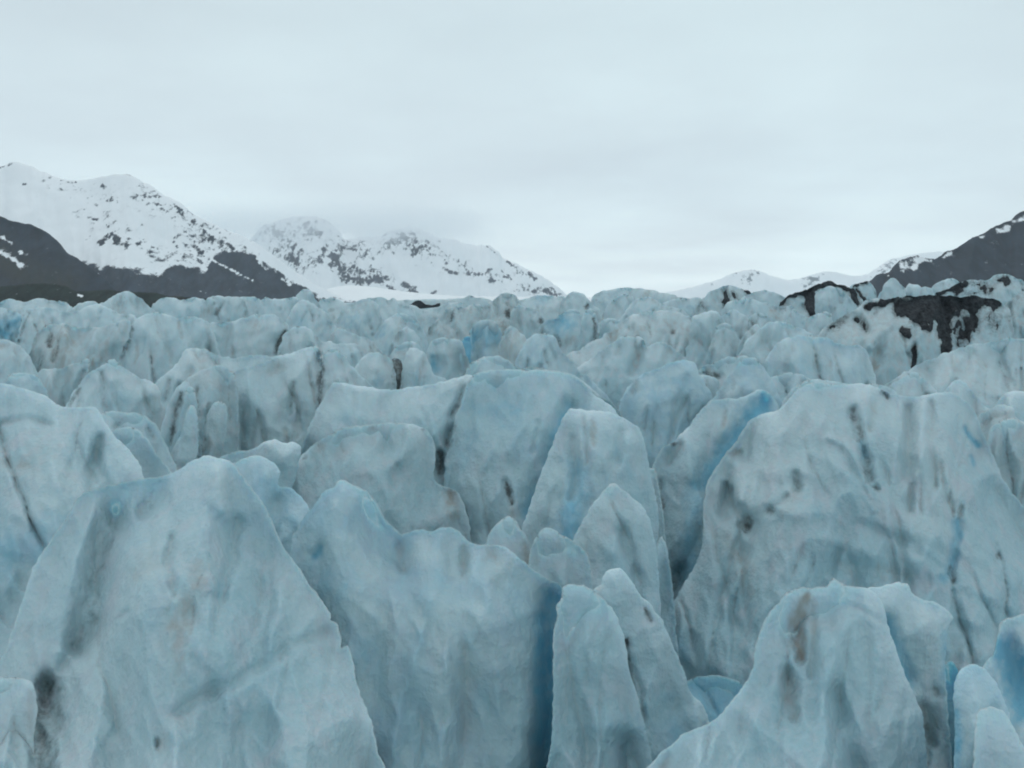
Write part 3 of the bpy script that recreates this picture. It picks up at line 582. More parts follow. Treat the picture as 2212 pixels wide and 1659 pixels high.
S('F', 66, '1655,850 1668,818 1684,810 1710,807 1735,812 1750,822 1765,850', 'low round hump right of the smooth cone', T=1.4)
S('F', 53, '1690,870 1711,842 1728,828 1755,820 1800,824 1855,832 1885,830 1906,831 1930,845 1960,880', 'thin snowy ridge line peeking over the massive right serac', T=1.4)
S('F', 56, '1900,860 1929,828 1950,815 1976,803 1995,818 2015,838 2026,850 2050,890', 'small pointed pale peak behind the crest of the massive right serac', T=1.3)
S('F', 52, '2025,860 2041,847 2052,830 2067,820 2083,826 2105,850 2125,878 2160,900', 'bright narrow nub right of the small pointed peak', T=1.)
S('F', 48, '2135,910 2148,880 2160,862 2175,850 2192,845 2212,848 2290,860', 'rounded block at the right edge above a dirty layered lump', T=1.4)
S('F', 44, '2100,960 2112,912 2117,895 2141,880 2165,875 2191,883 2196,902 2215,915 2250,950', 'dirty layered lump of ice near the right edge', T=1.0, tan=.35, feats=[('k', '2122,915 2140,905', 6, .4, .4), ('k', '2150,900 2175,893', 4, .3, .4), ('t', '2175,890 2192,890', 8, .7)])
S('F', 41, '2125,1000 2136,930 2161,910 2191,903 2212,915 2290,940', 'brownish smooth slope at the right edge below the layered lump', T=1.2, tan=.22, feats=[('t', '2190,980 2212,1000', 30, .35)])
S('F', 72, '1870,870 1906,840 1930,820 1966,799 1990,787 2033,766 2060,761 2090,748 2127,744 2155,737 2184,731 2212,730 2330,722', 'broad pale whaleback ridge at the right edge below the black-capped mound', T=3., lean=.45, tan=.12, feats=[('t', '2105,765 2125,790', 10, .4, .5), ('t', '2060,780 2070,800', 14, .3), ('t', '2000,800 2010,830', 9, .25, .5)])
S('F', 70, '1640,870 1657,812 1657,780 1667,760 1677,743 1704,730 1738,726 1771,728 1798,735 1815,743 1828,750 1848,746 1865,753 1874,770 1882,792 1892,815 1895,840 1900,880', 'large smooth dome of ice right of centre, blue-white and rounded', T=2.6, lean=.35, blue=.10, feats=[('t', '1815,752 1820,765', 10, .3, .4), ('t', '1715,755 1700,790', 14, .18), ('b', '1760,790 1770,740', 14, .15, .4)])
S('F', 92, '1580,800 1600,765 1613,738 1637,718 1657,701 1677,696 1697,698 1724,708 1755,723 1790,760', 'smooth pale slope behind the large dome', T=2.4, lean=.4)
# ---- second rank, centre to right
S('B', 78, '1150,1300 1185,1240 1205,1210 1240,1188 1300,1178 1360,1190 1400,1230 1430,1290 1480,1340 1560,1420 1640,1500 1690,1543 1760,1620', 'dark grey-blue slab descending to the right of the dirty pointed block', T=2., blue=.12, feats=[('b', '1300,1400 1200,1450', 60, .2)])
S('B', 86, '1010,1420 1028,1250 1040,1200 1060,1155 1100,1122 1125,1130 1150,1160 1185,1200 1210,1250 1240,1400', 'dirty grey pointed block beside the vivid blue serac', T=1.6, tan=.3, feats=[('t', '1060,1180 1055,1280', 30, .5), ('k', '1200,1260 1190,1330', 12, .3), ('t', '1150,1180 1160,1260', 20, .3)])
S('B', 95, '820,1480 838,1350 848,1250 838,1170 850,1125 880,1095 920,1080 960,1082 1005,1105 1035,1150 1045,1200 1040,1300', 'vivid blue-faced serac with a pale rounded top in the centre distance', T=1.6,
  feats=[('b', '860,1170 850,1250', 30, .8, .6), ('b', '980,1180 1000,1200', 28, .8), ('b', '940,1260 900,1350', 35, .45), ('b', '880,1200 930,1170', 40, .55), ('t', '860,1360 850,1400', 10, .3)])
S('B', 100, '740,1450 760,1300 780,1220 800,1200 820,1190 845,1200 860,1300 870,1450', 'deep blue shadowy slot of clear ice beside the vivid blue-faced serac', T=1.0, blue=.95)
S('B', 90, '555,1420 560,1300 575,1230 600,1205 640,1198 700,1210 745,1208 780,1225 800,1290 830,1350 845,1420 870,1500', 'pale square-shouldered block left of the deep blue slot', T=1.7, feats=[('b', '600,1340 610,1390', 25, .75, .5), ('t', '700,1260 710,1330', 12, .1, .4)])
S('B', 78, '390,1600 402,1450 408,1380 425,1310 455,1272 490,1265 520,1275 550,1310 575,1375 610,1430 680,1470 720,1560', 'tapering rounded spire right of a black slit', T=1.8, feats=[('k', '385,1390 390,1520', 12, .5, .8), ('b', '480,1450 520,1480', 40, .2)])
S('B', 82, '300,1500 320,1380 350,1330 375,1335 400,1380 410,1480', 'black slit wall between two pale spires', T=.5, dark=.85, tan=.5, flare=.05)  # whole block tinted near black
S('B', 80, '50,1500 90,1400 130,1345 180,1305 220,1290 270,1300 320,1330 345,1360 352,1420 350,1520', 'pale mound left of the black slit', T=1.8, feats=[('k', '345,1390 345,1520', 14, .45), ('b', '240,1440 235,1500', 20, .5, .5), ('t', '280,1310 330,1360', 20, .35)])
S('F', 66, '672,1000 680,900 690,850 697,790 700,768 712,756 722,752 740,765 756,790 775,808 790,822 810,850', 'pale slope right of the long black crack, left of centre', T=1.6, feats=[('k', '697,775 693,820 690,880', 7, .8, .6)])
S('F', 58, '445,1000 462,915 475,860 490,825 512,802 540,790 570,783 600,772 640,760 672,750 688,752 694,775 692,820 687,870 672,910 655,955 630,1010 615,1060', 'tall flat-faced pale wall left of the long black crack', T=2.0, R=2.2, lean=.3,
  feats=[('k', '690,758 696,800 689,880', 9, .8, .9), ('t', '590,800 600,795', 18, .35, .3), ('t', '615,930 620,950', 9, .35, .4), ('b', '650,860 640,900', 30, .18), ('k', '500,968 485,985', 9, .75), ('t', '490,820 482,860', 7, .4), ('k', '640,905 633,950', 5, .25, .4)])
S('F', 41, '455,1060 472,995 487,985 511,975 538,974 555,965 571,955 598,950 615,958 632,956 650,966 645,1000 630,1060', 'low row of bright knobs at the foot of the flat-faced wall', T=.8)
S('F', 50, '320,1010 335,975 345,945 355,900 370,860 385,835 400,824 410,830 408,860 395,900 385,960 380,1020', 'leftmost of the slender grey ice fins beside the flat-faced wall', T=.9, tan=.15, feats=[('k', '392,850 383,890 372,930 368,960', 7, .75, .7)])
S('F', 49, '372,1010 380,960 388,915 396,870 403,840 410,835 420,842 425,870 428,930 440,1010', 'second of the slender grey ice fins, with a blunt tip', T=.8, tan=.12, feats=[('k', '425,850 430,900', 7, .3)])
S('F', 47, '330,1040 355,1000 375,970 392,935 402,895 412,876 422,885 428,915 430,960 420,1000 405,1040', 'lowest and most pointed of the slender grey ice fins', T=.7, feats=[('k', '430,900 428,960', 7, .45)])
S('F', 50, '430,1030 440,950 447,905 456,880 466,870 480,868 490,880 488,930 480,975 470,1030', 'rightmost of the slender grey ice fins, stained brown at its foot', T=.7, tan=.2, feats=[('k', '442,950 445,985', 7, .5, .4), ('k', '490,975 500,960', 9, .6), ('t', '455,960 465,990', 14, .5)])
S('F', 55, '345,1060 362,930 378,870 392,835 408,815 425,808 445,796 470,790 492,796 512,830 520,1060', 'brown-stained recess wall behind the slender fins', T=.9, tan=.22, feats=[('k', '430,960 440,1000', 16, .6), ('k', '425,840 432,900', 6, .4, .4), ('k', '450,870 448,930', 6, .5)])
S('F', 46, '190,930 215,898 240,888 270,893 290,892 315,899 335,915 350,945 372,990 390,1040', 'low rounded white blocks below the slender fins', T=1.0, feats=[('k', '245,925 270,905', 6, .3, .4), ('k', '320,925 330,945', 8, .3, .4)])
S('F', 62, '135,900 158,850 175,825 190,808 210,797 226,788 242,778 252,780 270,798 302,819 336,832 350,870 360,930', 'blunt pale pyramid left of the slender fins', T=2.0, feats=[('k', '170,840 150,880', 7, .5, .5), ('b', '275,870 270,890', 10, .15, .2)])
S('F', 70, '310,880 336,832 356,812 375,797 390,775 400,757 423,753 447,758 470,768 504,775 554,768 591,772 621,768 655,758 690,762 720,850', 'long smooth snowy back behind the flat-faced wall', T=2.4, lean=.5, feats=[('k', '390,830 378,870', 8, .5, .6), ('t', '590,790 620,772', 9, .3, .4), ('t', '415,800 400,830', 8, .35, .4)])
S('F', 84, '60,860 84,808 100,798 125,797 150,792 170,785 190,778 185,820 150,880', 'small tan-streaked ledge above the blunt pyramid on the left', T=1.2, tan=.25, feats=[('k', '185,800 160,860', 7, .5, .6)])
S('F', 76, '-60,850 10,828 20,812 30,808 50,806 72,808 85,820 100,850', 'little round hump low at the left, above the notch-crested serac', T=1.1)
S('F', 98, '-120,760 -60,735 0,735 20,737 40,748 60,768 74,792 84,815 100,850', 'white slope at the left edge under the pale blue patch', T=2.2, feats=[('t', '0,750 15,745', 9, .4, .3)])
S('F', 102, '55,800 70,745 85,718 101,705 134,698 168,708 202,708 235,704 262,692 280,690 284,705 275,740 262,790 250,840', 'dirty serac on the left with brown streaks running down its face', T=2.4, tan=.2,
  feats=[('k', '110,722 105,748', 8, .7, .6), ('k', '126,738 116,780', 7, .55, .6), ('t', '140,710 110,780', 26, .5), ('t', '205,765 175,825', 14, .7, .6), ('k', '170,815 160,850', 6, .7), ('t', '165,730 130,800', 18, .45, .5), ('k', '95,770 80,810', 6, .5), ('t', '240,720 215,790', 12, .4, .4)])
S('F', 97, '245,860 256,790 265,760 276,735 286,705 300,685 325,679 336,677 363,681 390,688 420,684 450,698 465,730 480,790 500,840', 'broad rounded bluff on the left with a dark shadowed cleft at its left side', T=2.6, lean=.35,
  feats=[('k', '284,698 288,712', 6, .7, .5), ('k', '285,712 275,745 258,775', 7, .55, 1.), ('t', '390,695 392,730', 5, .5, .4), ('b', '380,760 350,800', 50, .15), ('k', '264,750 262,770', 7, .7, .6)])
S('F', 104, '430,790 445,720 455,700 487,697 521,690 555,680 588,681 610,693 622,705 624,722 610,745 600,780 590,810', 'rounded bluff left of a curved black crack', T=2.2, feats=[('k', '618,718 602,738 596,765', 6, .95, .8), ('t', '540,705 560,700', 14, .35), ('b', '490,715 475,735', 8, .25, .3), ('t', '500,705 480,735', 10, .2)])
S('F', 100, '585,820 598,770 610,735 622,715 640,707 655,706 675,718 690,735 710,739 745,745 775,750 800,790', 'pale shoulder right of the curved black crack', T=2.0, feats=[('k', '605,730 596,760', 6, .6), ('t', '620,780 590,800', 10, .35)])
# ---- third rank, left
S('F', 165, '20,760 37,740 47,706 60,672 84,664 111,667 141,674 175,671 188,664 215,660 255,678 289,684 320,720', 'grey-blue ridge on the left with one thin dark crack', T=3., lean=.5, feats=[('k', '62,675 52,695 42,735', 4, .5, 1.), ('b', '80,700 100,690', 20, .1)])
S('F', 170, '-120,760 -80,690 -20,672 10,668 35,675 44,690 42,715 30,740 40,780', 'sky-blue patch of clear ice at the far left edge', T=2., feats=[('b', '5,705 35,695', 20, .61), ('b', '0,720 10,725', 14, .9)])
S('F', 230, '-160,700 -80,668 -20,663 0,657 13,648 30,650 50,653 68,649 84,647 105,651 118,652 134,650 151,661 175,690', 'low uneven crest at the far left under the wooded hill', T=4., lean=.6)
S('F', 235, '140,700 160,664 178,655 195,651 208,656 215,660 235,700', 'low rounded rise between the left crest and the conical peak', T=3., lean=.5)
S('F', 225, '195,690 215,658 228,652 240,645 255,637 266,633 278,632 289,637 300,645 312,653 329,665 345,690', 'conical peak on the left skyline against the dark woods', T=4., lean=.6, feats=[('b', '270,655 262,665', 14, .12)])
S('F', 228, '318,690 330,663 340,652 356,645 370,647 396,649 415,646 432,646 445,650 460,690', 'flat-topped skyline block right of the conical peak', T=3.5, lean=.6)
S('F', 215, '425,710 440,652 455,643 475,641 500,643 515,644 530,655 545,700', 'skyline block with a dirty slot facing the camera', T=3., tan=.1, feats=[('k', '478,662 468,680', 5, .85, 1.), ('t', '460,665 440,675', 14, .45)])
S('F', 222, '500,700 514,648 530,642 550,642 563,648 573,642 588,648 610,645 628,644 645,650 660,700', 'skyline block with a tiny tooth in the middle of its crest', T=3.2, lean=.5)
S('F', 240, '615,700 630,650 640,643 648,634 655,628 663,627 671,631 678,643 685,652 700,680 710,700', 'sharp skyline peak in front of the snowy mountain foot', T=3., lean=.5, feats=[('b', '650,690 655,700', 14, .3)])
S('F', 175, '600,740 620,690 632,672 645,655 656,650 680,660 700,675 715,695 730,712 745,740', 'rounded slope under the sharp skyline peak with a faint blue hollow', T=3., lean=.5, feats=[('b', '652,698 655,705', 14, .35), ('t', '690,700 690,720', 10, .2)])
S('F', 250, '672,690 688,653 702,644 720,643 734,652 750,656 768,658 785,650 800,646 815,645 828,643 838,650 847,645 855,650 870,660 890,668 905,700', 'low lumpy skyline ridge left of the flat dark rock', T=4., lean=.6, feats=[('k', '712,672 722,668', 5, .5)])
S('F', 250, '330,730 345,690 372,676 410,668 450,676 490,682 520,678 560,676 600,682 640,700 660,740', 'smooth low swell in the left distance behind the rounded bluffs', T=3., lean=.6, feats=[('t', '400,690 420,700', 14, .2)])
# ---- third rank, centre
S('B', 205, '-30,1150 -10,1060 30,990 70,975 130,960 180,948 210,955 240,990 262,1050 300,1150', 'grey-blue mound left of centre on the third row', T=3., blue=.08, lean=.5, feats=[('b', '60,1090 100,1100', 40, .35)])
S('B', 160, '190,1260 222,1190 255,1140 290,1090 335,1055 380,1040 430,1050 475,1085 515,1130 545,1190 570,1260', 'pale peaked block with a blue left hollow in the middle distance', T=2.8, lean=.4, feats=[('b', '235,1180 280,1125', 16, .55, .5), ('t', '390,1080 370,1150', 14, .35), ('k', '560,1100 575,1150', 18, .6)])
S('B', 128, '300,1330 330,1245 360,1190 395,1150 430,1130 470,1150 500,1185 530,1240 560,1320', 'small peak with a brown scar down its left side', T=2., feats=[('t', '385,1160 375,1200', 16, .8, .5), ('t', '440,1200 450,1250', 16, .2)])
S('B', 112, '-120,1330 -60,1180 0,1130 60,1165 120,1190 170,1205 225,1245 270,1290 330,1360', 'long pale slope in the left middle distance with a pinkish smear', T=2.6, lean=.5, feats=[('t', '215,1230 225,1280', 10, .6), ('t', '100,1220 60,1240', 20, .2)])
S('B', 106, '290,1400 330,1305 365,1250 405,1225 450,1220 500,1245 535,1290 560,1380', 'creamy rounded hump above the black slit', T=1.8, feats=[('t', '400,1290 360,1310', 20, .4)])
S('B', 92, '-90,1520 -60,1290 -20,1275 20,1320 60,1370 100,1420 150,1470 200,1540', 'pale falling slope left of the mound by the black slit', T=1.8)
S('B', 185, '520,1260 560,1190 590,1110 620,1080 655,1050 700,1008 745,995 800,1000 850,985 895,990 925,1040 940,1130', 'dirty grey block in the centre with two short brown streaks', T=3., tan=.28, lean=.45, feats=[('k', '732,1010 710,1085', 10, .65, .7), ('k', '775,985 765,1020', 8, .45), ('t', '700,1030 690,1080', 14, .5), ('t', '850,1010 840,1060', 14, .4), ('k', '545,1095 570,1160', 16, .85, .6)])
S('B', 200, '870,1160 890,1060 920,1000 955,985 1000,945 1050,918 1085,915 1115,922 1140,945 1160,985 1180,1050', 'striped dirty dome in the centre with a black melt hole', T=3.5, tan=.25, lean=.4, feats=[('k', '1068,980 1075,985', 12, .7), ('k', '1070,1030 1078,1060', 16, 1.0, .8), ('t', '1020,1000 1000,1080', 12, .5, .7), ('t', '1060,1100 1040,1150', 30, .6), ('t', '960,1000 930,1080', 12, .4, .6)])
S('B', 190, '1080,1230 1095,1100 1110,1020 1150,985 1190,1000 1240,1020 1290,1045 1308,1080 1300,1110 1285,1180 1270,1240', 'rounded tooth with a black crack at its right edge in the centre distance', T=3., tan=.1, lean=.35, feats=[('k', '1292,1065 1282,1100', 13, 1.0, .6), ('t', '1140,1120 1150,1150', 16, .6), ('k', '1305,1150 1310,1175', 14, .5)])
S('B', 262, '1120,1060 1140,985 1165,960 1200,948 1235,935 1270,925 1320,925 1380,932 1420,935 1450,950 1470,1040', 'far flat crest in the centre with a faint blue patch', T=4., lean=.6, feats=[('b', '1280,955 1290,960', 24, .5)])
S('B', 160, '1260,1250 1275,1140 1310,1100 1360,1080 1400,1068 1435,1035 1475,1015 1515,1018 1555,1045 1580,1090 1610,1150 1625,1200 1640,1280', 'blue-spotted rounded block left of a dark wedge crack', T=3., lean=.4, feats=[('b', '1400,1120 1440,1100', 40, .65), ('k', '1385,1180 1410,1240', 20, .55, .5), ('t', '1460,1200 1480,1220', 30, .35), ('k', '1310,1160 1330,1170', 14, .5)])
S('B', 245, '1410,1060 1430,970 1455,935 1490,910 1522,905 1555,918 1590,950 1625,985 1660,1010 1680,1080', 'smooth skyline dome right of centre with a dark notch on its flank', T=4., lean=.45, feats=[('k', '1585,985 1575,1005', 12, .9, .8), ('b', '1500,940 1480,960', 30, .15)])
S('B', 150, '1545,1200 1558,1090 1580,1030 1610,1010 1640,1040 1650,1100 1655,1210', 'narrow block left of the dark wedge crack', T=1.6, feats=[('k', '1635,1070 1640,1130 1640,1200', 9, .8, .5)])
S('B', 285, '1600,1050 1630,940 1655,915 1700,897 1760,890 1830,878 1900,880 1960,886 2000,886 2060,903 2130,915 2180,938 2215,945 2260,1000', 'broad domed skyline ridge right of centre', T=5., lean=.6, tan=.05, feats=[('t', '1985,890 1960,930', 14, .5), ('b', '1720,935 1700,945', 30, .25), ('k', '1650,955 1680,970', 6, .4)])
S('B', 235, '1670,1110 1700,1040 1722,990 1765,950 1800,925 1840,918 1878,928 1905,955 1925,1000 1950,1080', 'rounded hump below the broad skyline ridge with a dark crack on its left', T=3.6, lean=.4, feats=[('k', '1698,1000 1690,1055', 9, .8, .6), ('t', '1690,1060 1680,1085', 10, .6)])
S('B', 215, '1770,1120 1815,1060 1850,1010 1895,965 1935,940 1980,940 2020,955 2060,980 2110,1000 2170,1010 2230,1040 2280,1100', 'pale sloping block on the right of the rounded hump', T=3.6, lean=.45, feats=[('k', '2055,970 2060,980', 9, .6), ('t', '2020,940 2040,960', 14, .3)])
S('B', 148, '1600,1320 1625,1250 1640,1220 1665,1150 1680,1090 1710,1085 1750,1075 1790,1090 1810,1150 1830,1250', 'grey wedge right of the dark wedge crack', T=2., feats=[('k', '1652,1180 1640,1215', 12, .6, .4)])
S('B', 128, '1400,1400 1450,1322 1520,1280 1600,1240 1700,1180 1780,1120 1850,1070 1930,1040 2000,1030 2100,1025 2180,1040 2260,1072 2340,1100 2400,1160 2430,1260 2460,1400', 'wide brown-dusted slope right of centre', T=4., lean=.55, tan=.14, feats=[('t', '1780,1155 1730,1190', 22, .7), ('k', '1858,1125 1862,1140', 12, .6), ('k', '2138,1155 2142,1165', 12, .75, .5), ('t', '1950,1120 1800,1230', 20, .35), ('t', '2100,1100 2200,1140', 30, .4), ('t', '2380,1230 2370,1300', 20, .4), ('t', '2240,1150 2340,1180', 24, .4)])
S('B', 90, '1400,1600 1460,1460 1520,1400 1600,1330 1690,1275 1760,1225 1815,1195 1870,1185 1920,1190 1950,1210 1975,1248 2020,1232 2070,1230 2120,1255 2180,1300 2250,1350 2310,1430 2370,1540', 'fluted grey-white bluff right of centre with a crease between its two lobes', T=2.6, lean=.35, tan=.05, feats=[('t', '1950,1240 1900,1340 1870,1420', 20, .3, 1.5), ('t', '1800,1250 1770,1300', 14, .25, .8), ('k', '1530,1330 1510,1355', 14, .35), ('t', '2110,1270 2120,1300', 12, .4)])
# ---- second/third rank, right
S('D', 122, '50,1250 70,1120 90,1060 130,1035 200,1020 245,1030 270,1065 295,1110 340,1140 375,1200 395,1280', 'tapered grey-white block with tiny dark notches, right of the brown-dusted slope', T=2.2, feats=[('k', '240,1090 245,1105', 10, .6, .4), ('t', '280,1150 270,1260', 20, .2, .5), ('t', '190,1190 190,1260', 20, .45)])
S('D', 132, '255,1130 268,1070 290,1035 320,1022 355,1020 400,1038 440,1080 462,1130 468,1170 450,1230 430,1300', 'leaning oval slab of ice near the right skyline', T=2., feats=[('b', '330,1120 350,1160', 40, .15), ('k', '385,1200 380,1230', 14, .3)])
S('D', 126, '435,1170 448,1090 462,1052 500,1045 545,1055 580,1078 600,1105 615,1160', 'small round boulder of ice right of the leaning oval slab', T=1.6, feats=[('k', '452,1090 470,1120', 8, .7, .4), ('k', '595,1090 605,1098', 9, .7)])
S('D', 110, '370,1290 395,1210 430,1165 470,1125 495,1110 520,1135 535,1165 560,1250', 'small pointed block under the round boulder of ice', T=1.5)
S('D', 175, '250,1120 268,1045 285,1005 310,975 360,957 430,950 500,963 560,975 610,998 650,1005 690,990 725,990 750,1020 770,1090', 'wide smooth hump in front of the striped skyline block', T=3.2, lean=.4, feats=[('t', '590,1020 640,1075', 16, .45), ('k', '680,1000 660,1040', 14, .3), ('k', '640,1010 665,1015', 8, .35), ('t', '600,1060 680,1080', 10, .5)])
S('D', 140, '670,1160 690,1075 705,1040 730,1020 770,1035 810,1060 850,1075 870,1130', 'low block with a dark left foot in front of the black-striped mound', T=1.8, feats=[('b', '750,1100 770,1110', 24, .35), ('k', '680,1060 690,1080', 12, .3)])
S('D', 124, '770,1200 800,1130 835,1075 870,1048 905,1030 940,1024 962,1045 972,1080 985,1150', 'small upright pale block left of the black-capped mound', T=1.8)
S('D', 255, '100,1010 135,968 155,945 185,915 225,890 275,868 315,864 350,872 400,885 440,900 470,918 490,960 500,1020', 'pale skyline block with two black vertical stripes', T=3.6, lean=.3, feats=[('k', '272,885 285,930 295,975 288,1010', 15, 1.0, .6), ('k', '335,900 355,945', 14, .75), ('k', '130,960 150,1005', 9, .8), ('k', '400,885 460,912', 9, .7), ('t', '420,890 400,930', 20, .3)], cap=True)
S('D', 248, '360,1010 385,958 420,930 470,908 530,895 600,900 645,915 668,940 690,990', 'smooth pale hump right of the black-striped skyline block', T=3.6, lean=.4)
S('D', 275, '-140,1010 -80,960 0,945 60,945 110,942 145,955 180,1010', 'faint low block on the skyline left of the black-striped one', T=3.6, lean=.5, feats=[('b', '20,1000 60,1010', 30, .2)])
S('D', 225, '600,1120 635,985 655,960 690,930 740,915 790,900 830,880 880,862 935,842 965,845 1010,856 1060,868 1110,885 1140,920 1165,960 1200,1010 1240,1100', 'black-striped mound on the right skyline with a thin rocky crest', T=4., lean=.35, tan=.12,
  feats=[('k', '690,930 790,908 840,878 935,846 1010,858 1060,870', 13, 1.1), ('k', '840,905 845,960 860,1010 870,1060', 24, 1.05, .8), ('k', '895,950 915,1010', 16, .75), ('k', '1060,880 1110,900 1130,950 1150,980', 15, .9), ('k', '645,985 660,950 690,935', 14, .85), ('t', '700,960 720,1020', 30, .3), ('k', '790,1010 800,940', 8, .35)], cap=True)
S('D', 205, '855,1090 872,980 880,920 905,885 940,868 985,872 1030,890 1080,930 1120,975 1145,1010 1170,1090', 'rounded white face standing before the black-striped mound', T=3.0, lean=.25, feats=[('k', '1130,970 1150,1000', 8, .5)])
S('D', 262, '1060,960 1110,862 1150,846 1205,838 1235,862 1258,905 1278,945 1300,1000', 'small white skyline block between the striped mound and the bluish domes', T=3., lean=.3, feats=[('k', '1112,866 1160,848 1210,842', 6, .9), ('k', '1140,890 1170,930 1195,950', 10, .9), ('k', '1258,900 1282,950', 8, .7)], cap=True)
S('D', 235, '1262,1010 1280,920 1295,875 1325,835 1355,821 1385,825 1415,850 1438,880 1455,920 1470,1000', 'first bluish dome on the right skyline against the dark mountain', T=3.4, lean=.35, blue=.06)
S('D', 240, '1420,990 1440,890 1460,855 1490,844 1525,855 1550,875 1575,872 1610,885 1635,930 1660,1000', 'lower knobbly bluish dome beside the first on the right skyline', T=3., lean=.35, blue=.06)
S('D', 262, '1595,980 1615,900 1635,862 1670,838 1720,824 1765,826 1795,845 1830,880 1870,960', 'pale dome with a grey stripe further along the right skyline', T=3.6, lean=.4, feats=[('k', '1665,855 1690,850', 12, .4), ('k', '1740,835 1790,850', 8, .3)])
S('D', 205, '1600,1010 1640,925 1690,895 1740,870 1800,845 1850,828 1900,823 1960,828 1995,822 2015,800 2055,792 2110,795 2160,815 2212,842 2320,890', 'black-splotched ridge at the right end of the skyline', T=4., lean=.4,
  feats=[('k', '1650,905 1740,870 1830,850', 14, 1.0), ('k', '1760,880 1800,885', 24, .85), ('k', '1880,850 1960,845', 20, .6), ('k', '1940,880 1990,890', 24, .7), ('k', '1850,905 1930,905', 16, .6), ('k', '2060,818 2110,822', 20, .85), ('k', '2110,860 2150,870', 22, .25)], cap=True)
S('D', 150, '1980,1200 2080,1000 2130,950 2150,925 2180,905 2212,898 2330,880', 'grey smeared wall at the right edge behind the black-capped mound', T=3., lean=.3, tan=.3, feats=[('k', '2120,960 2130,1060 2140,1160', 14, .5, .8)])
S('D', 112, '780,1330 840,1220 900,1170 960,1110 1010,1080 1060,1055 1110,1025 1160,990 1210,960 1260,950 1330,955 1400,940 1500,932 1600,929 1700,933 1830,932 1950,942 2030,955 2080,975 2110,1010 2135,1060 2148,1130 2150,1200 2170,1350',
  'big mound on the right topped with a thick black cap of rock debris', T=5., R=6., lean=.42, tan=.26, flare=.3,
  feats=[('k', '1200,1000 1300,968 1400,948 1500,938 1600,936 1700,940 1850,940 1960,952', 13, 1.25), ('k', '1440,980 1560,980 1700,985 1880,972', 44, 1.3), ('k', '1650,1020 1680,1080', 26, .9), ('k', '1480,1040 1560,1060 1640,1040', 32, 1.15), ('k', '1560,1110 1590,1130', 24, .95), ('k', '1440,1140 1470,1180', 18, .9), ('k', '1700,1000 1715,1100 1712,1200 1708,1290', 24, 1.25, 2.2), ('k', '1820,1000 1845,1080 1830,1150 1810,1230', 42, .8, 2.2), ('b', '1830,1120 1810,1230', 34, .5),
   ('k', '1900,1000 1940,970 2040,975', 24, .95), ('k', '1380,965 1400,1010 1440,1040', 24, .9, .4), ('k', '2010,1050 2015,1100', 44, .62, .4), ('k', '1060,1055 1030,1090 960,1140', 16, .65, .4), ('k', '1130,1075 1180,1095 1205,1150', 15, .75, .9), ('k', '1210,1000 1300,990', 10, .7), ('k', '1510,1250 1510,1320 1505,1390', 13, .8, .6), ('k', '1280,1000 1240,1050', 12, .4, .6), ('t', '1270,1290 1255,1380', 18, .6, .5), ('t', '1400,1230 1480,1200', 30, .35), ('t', '1560,1150 1640,1240', 40, .3), ('t', '1350,1120 1220,1250', 12, .15, -1.), ('t', '1760,1010 1775,1200', 12, .1, -1.6)], cap=True)
S('D', 104, '350,1460 375,1330 400,1290 430,1240 480,1190 520,1200 540,1260 560,1340 580,1440', 'slim grey-white rib left of the large dome', T=1.6, tan=.08)
S('D', 112, '165,1400 190,1290 215,1200 240,1130 275,1105 310,1112 345,1150 375,1210 400,1270 415,1350', 'upright dusty block with a faint vertical brown line near the right centre', T=1.8, tan=.15, feats=[('k', '275,1150 280,1250', 8, .25, .5)])
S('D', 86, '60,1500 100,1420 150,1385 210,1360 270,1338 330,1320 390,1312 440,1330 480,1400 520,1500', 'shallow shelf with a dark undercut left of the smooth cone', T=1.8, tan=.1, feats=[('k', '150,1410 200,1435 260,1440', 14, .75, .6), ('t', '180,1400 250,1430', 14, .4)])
S('D', 68, '90,1560 110,1480 130,1440 170,1435 215,1455 245,1490 260,1560', 'small grimy knob under the dark undercut shelf', T=1.1, tan=.25, feats=[('k', '155,1490 160,1510', 12, .4)])
# far rock on the ice
o = S('B', 420, '455,985 470,968 500,962 530,975 570,984 610,978 640,975 645,995', 'flat dark rock lying on the far glacier below the mountain gap', T=2., dark=1.3, lean=.3, flare=0., cat='rock outcrop', name='rock_outcrop', group=None, base=HOR+24)
o.data.materials[0] = DEB
S('B', 380, '420,1060 440,990 480,988 540,1012 600,1008 640,992 700,975 760,975 830,985 900,1000 960,1060', 'low smooth swell of ice just below the flat dark rock', T=3., lean=.5, tan=.15)
S('B', 480, '300,1000 340,965 380,955 640,950 700,948 800,940 830,920 860,935 960,950 1010,1000', 'far grey level of ice around the flat dark rock', T=3., lean=.5, tan=.15, rough=.5)

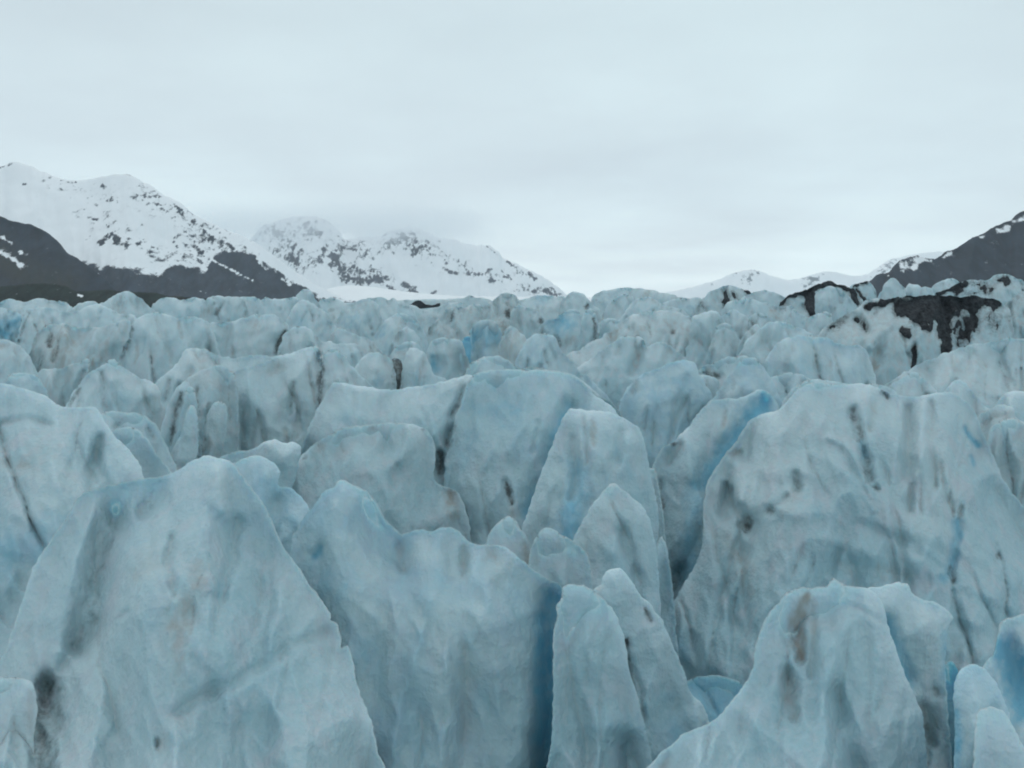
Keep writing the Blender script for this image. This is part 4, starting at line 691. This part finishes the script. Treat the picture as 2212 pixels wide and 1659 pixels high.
# ------------------------------------------------------------------ air and cloud
def box(name, lo, hi, dens, col, aniso=0.):
    v = [(x, y, z) for x in (lo[0], hi[0]) for y in (lo[1], hi[1]) for z in (lo[2], hi[2])]
    fs = [(0, 1, 3, 2), (4, 6, 7, 5), (0, 4, 5, 1), (2, 3, 7, 6), (0, 2, 6, 4), (1, 5, 7, 3)]
    me = bpy.data.meshes.new(name); me.from_pydata(v, [], fs); me.update()
    o = bpy.data.objects.new(name, me); C.objects.link(o)
    m = bpy.data.materials.new(name); m.use_nodes = True; t = m.node_tree; t.nodes.clear()
    out = N(t, 'ShaderNodeOutputMaterial'); pv = N(t, 'ShaderNodeVolumePrincipled')
    pv.inputs['Density'].default_value = dens; pv.inputs['Color'].default_value = (*col, 1); pv.inputs['Anisotropy'].default_value = aniso
    L(t, pv.outputs[0], out.inputs['Volume']); me.materials.append(m)
    o['kind'] = 'stuff'; o['label'] = 'pale cold haze in the air over the glacier'; o['category'] = 'haze'
    return o
def mist(lo, hi, dens, zlo, ns, lab):
    o = box('mist', lo, hi, dens, (.97, .98, 1.)); o['label'] = lab; o['category'] = 'cloud'
    t = o.data.materials[0].node_tree; pv = [n for n in t.nodes if n.type == 'PRINCIPLED_VOLUME'][0]
    tcn = N(t, 'ShaderNodeTexCoord'); sp = N(t, 'ShaderNodeSeparateXYZ'); L(t, tcn.outputs['Generated'], sp.inputs[0])
    g = N(t, 'ShaderNodeNewGeometry'); vm = N(t, 'ShaderNodeVectorMath', operation='SCALE'); vm.inputs['Scale'].default_value = ns; L(t, g.outputs['Position'], vm.inputs[0])
    nz = N(t, 'ShaderNodeTexNoise', i_Scale=1.0, i_Detail=3.0); L(t, vm.outputs[0], nz.inputs['Vector'])
    def tri_(v):
        a = mth(t, 'ABSOLUTE', mth(t, 'SUBTRACT', v, .5)); return mth(t, 'SUBTRACT', 1.0, mth(t, 'MULTIPLY', a, 2.0), True)
    zr = mth(t, 'ADD', sp.outputs['Z'], mth(t, 'MULTIPLY', mth(t, 'SUBTRACT', nz.outputs[0], .5), .9))
    fz = mth(t, 'MULTIPLY', step(t, zr, zlo, .4), mth(t, 'SUBTRACT', 1.0, step(t, sp.outputs['Z'], .3, .98)))
    fx = step(t, mth(t, 'ADD', tri_(sp.outputs['X']), mth(t, 'SUBTRACT', nz.outputs[0], .5)), 0.05, .7); fy = step(t, tri_(sp.outputs['Y']), 0.0, .5)
    L(t, mth(t, 'MULTIPLY', mth(t, 'MULTIPLY', mth(t, 'MULTIPLY', fz, fx), fy), dens), pv.inputs['Density'])
    return o
MIST = True
if MIST:
    mist((-3500, 5700, 400), (300, 7600, 900), 1.15e-3, .08, 1/420., 'low cloud wrapped round the rocky middle peaks')
box('haze', (-14500, -14500, -160), (14500, 14500, 2300), 3.7e-5, (.94, .97, 1.))
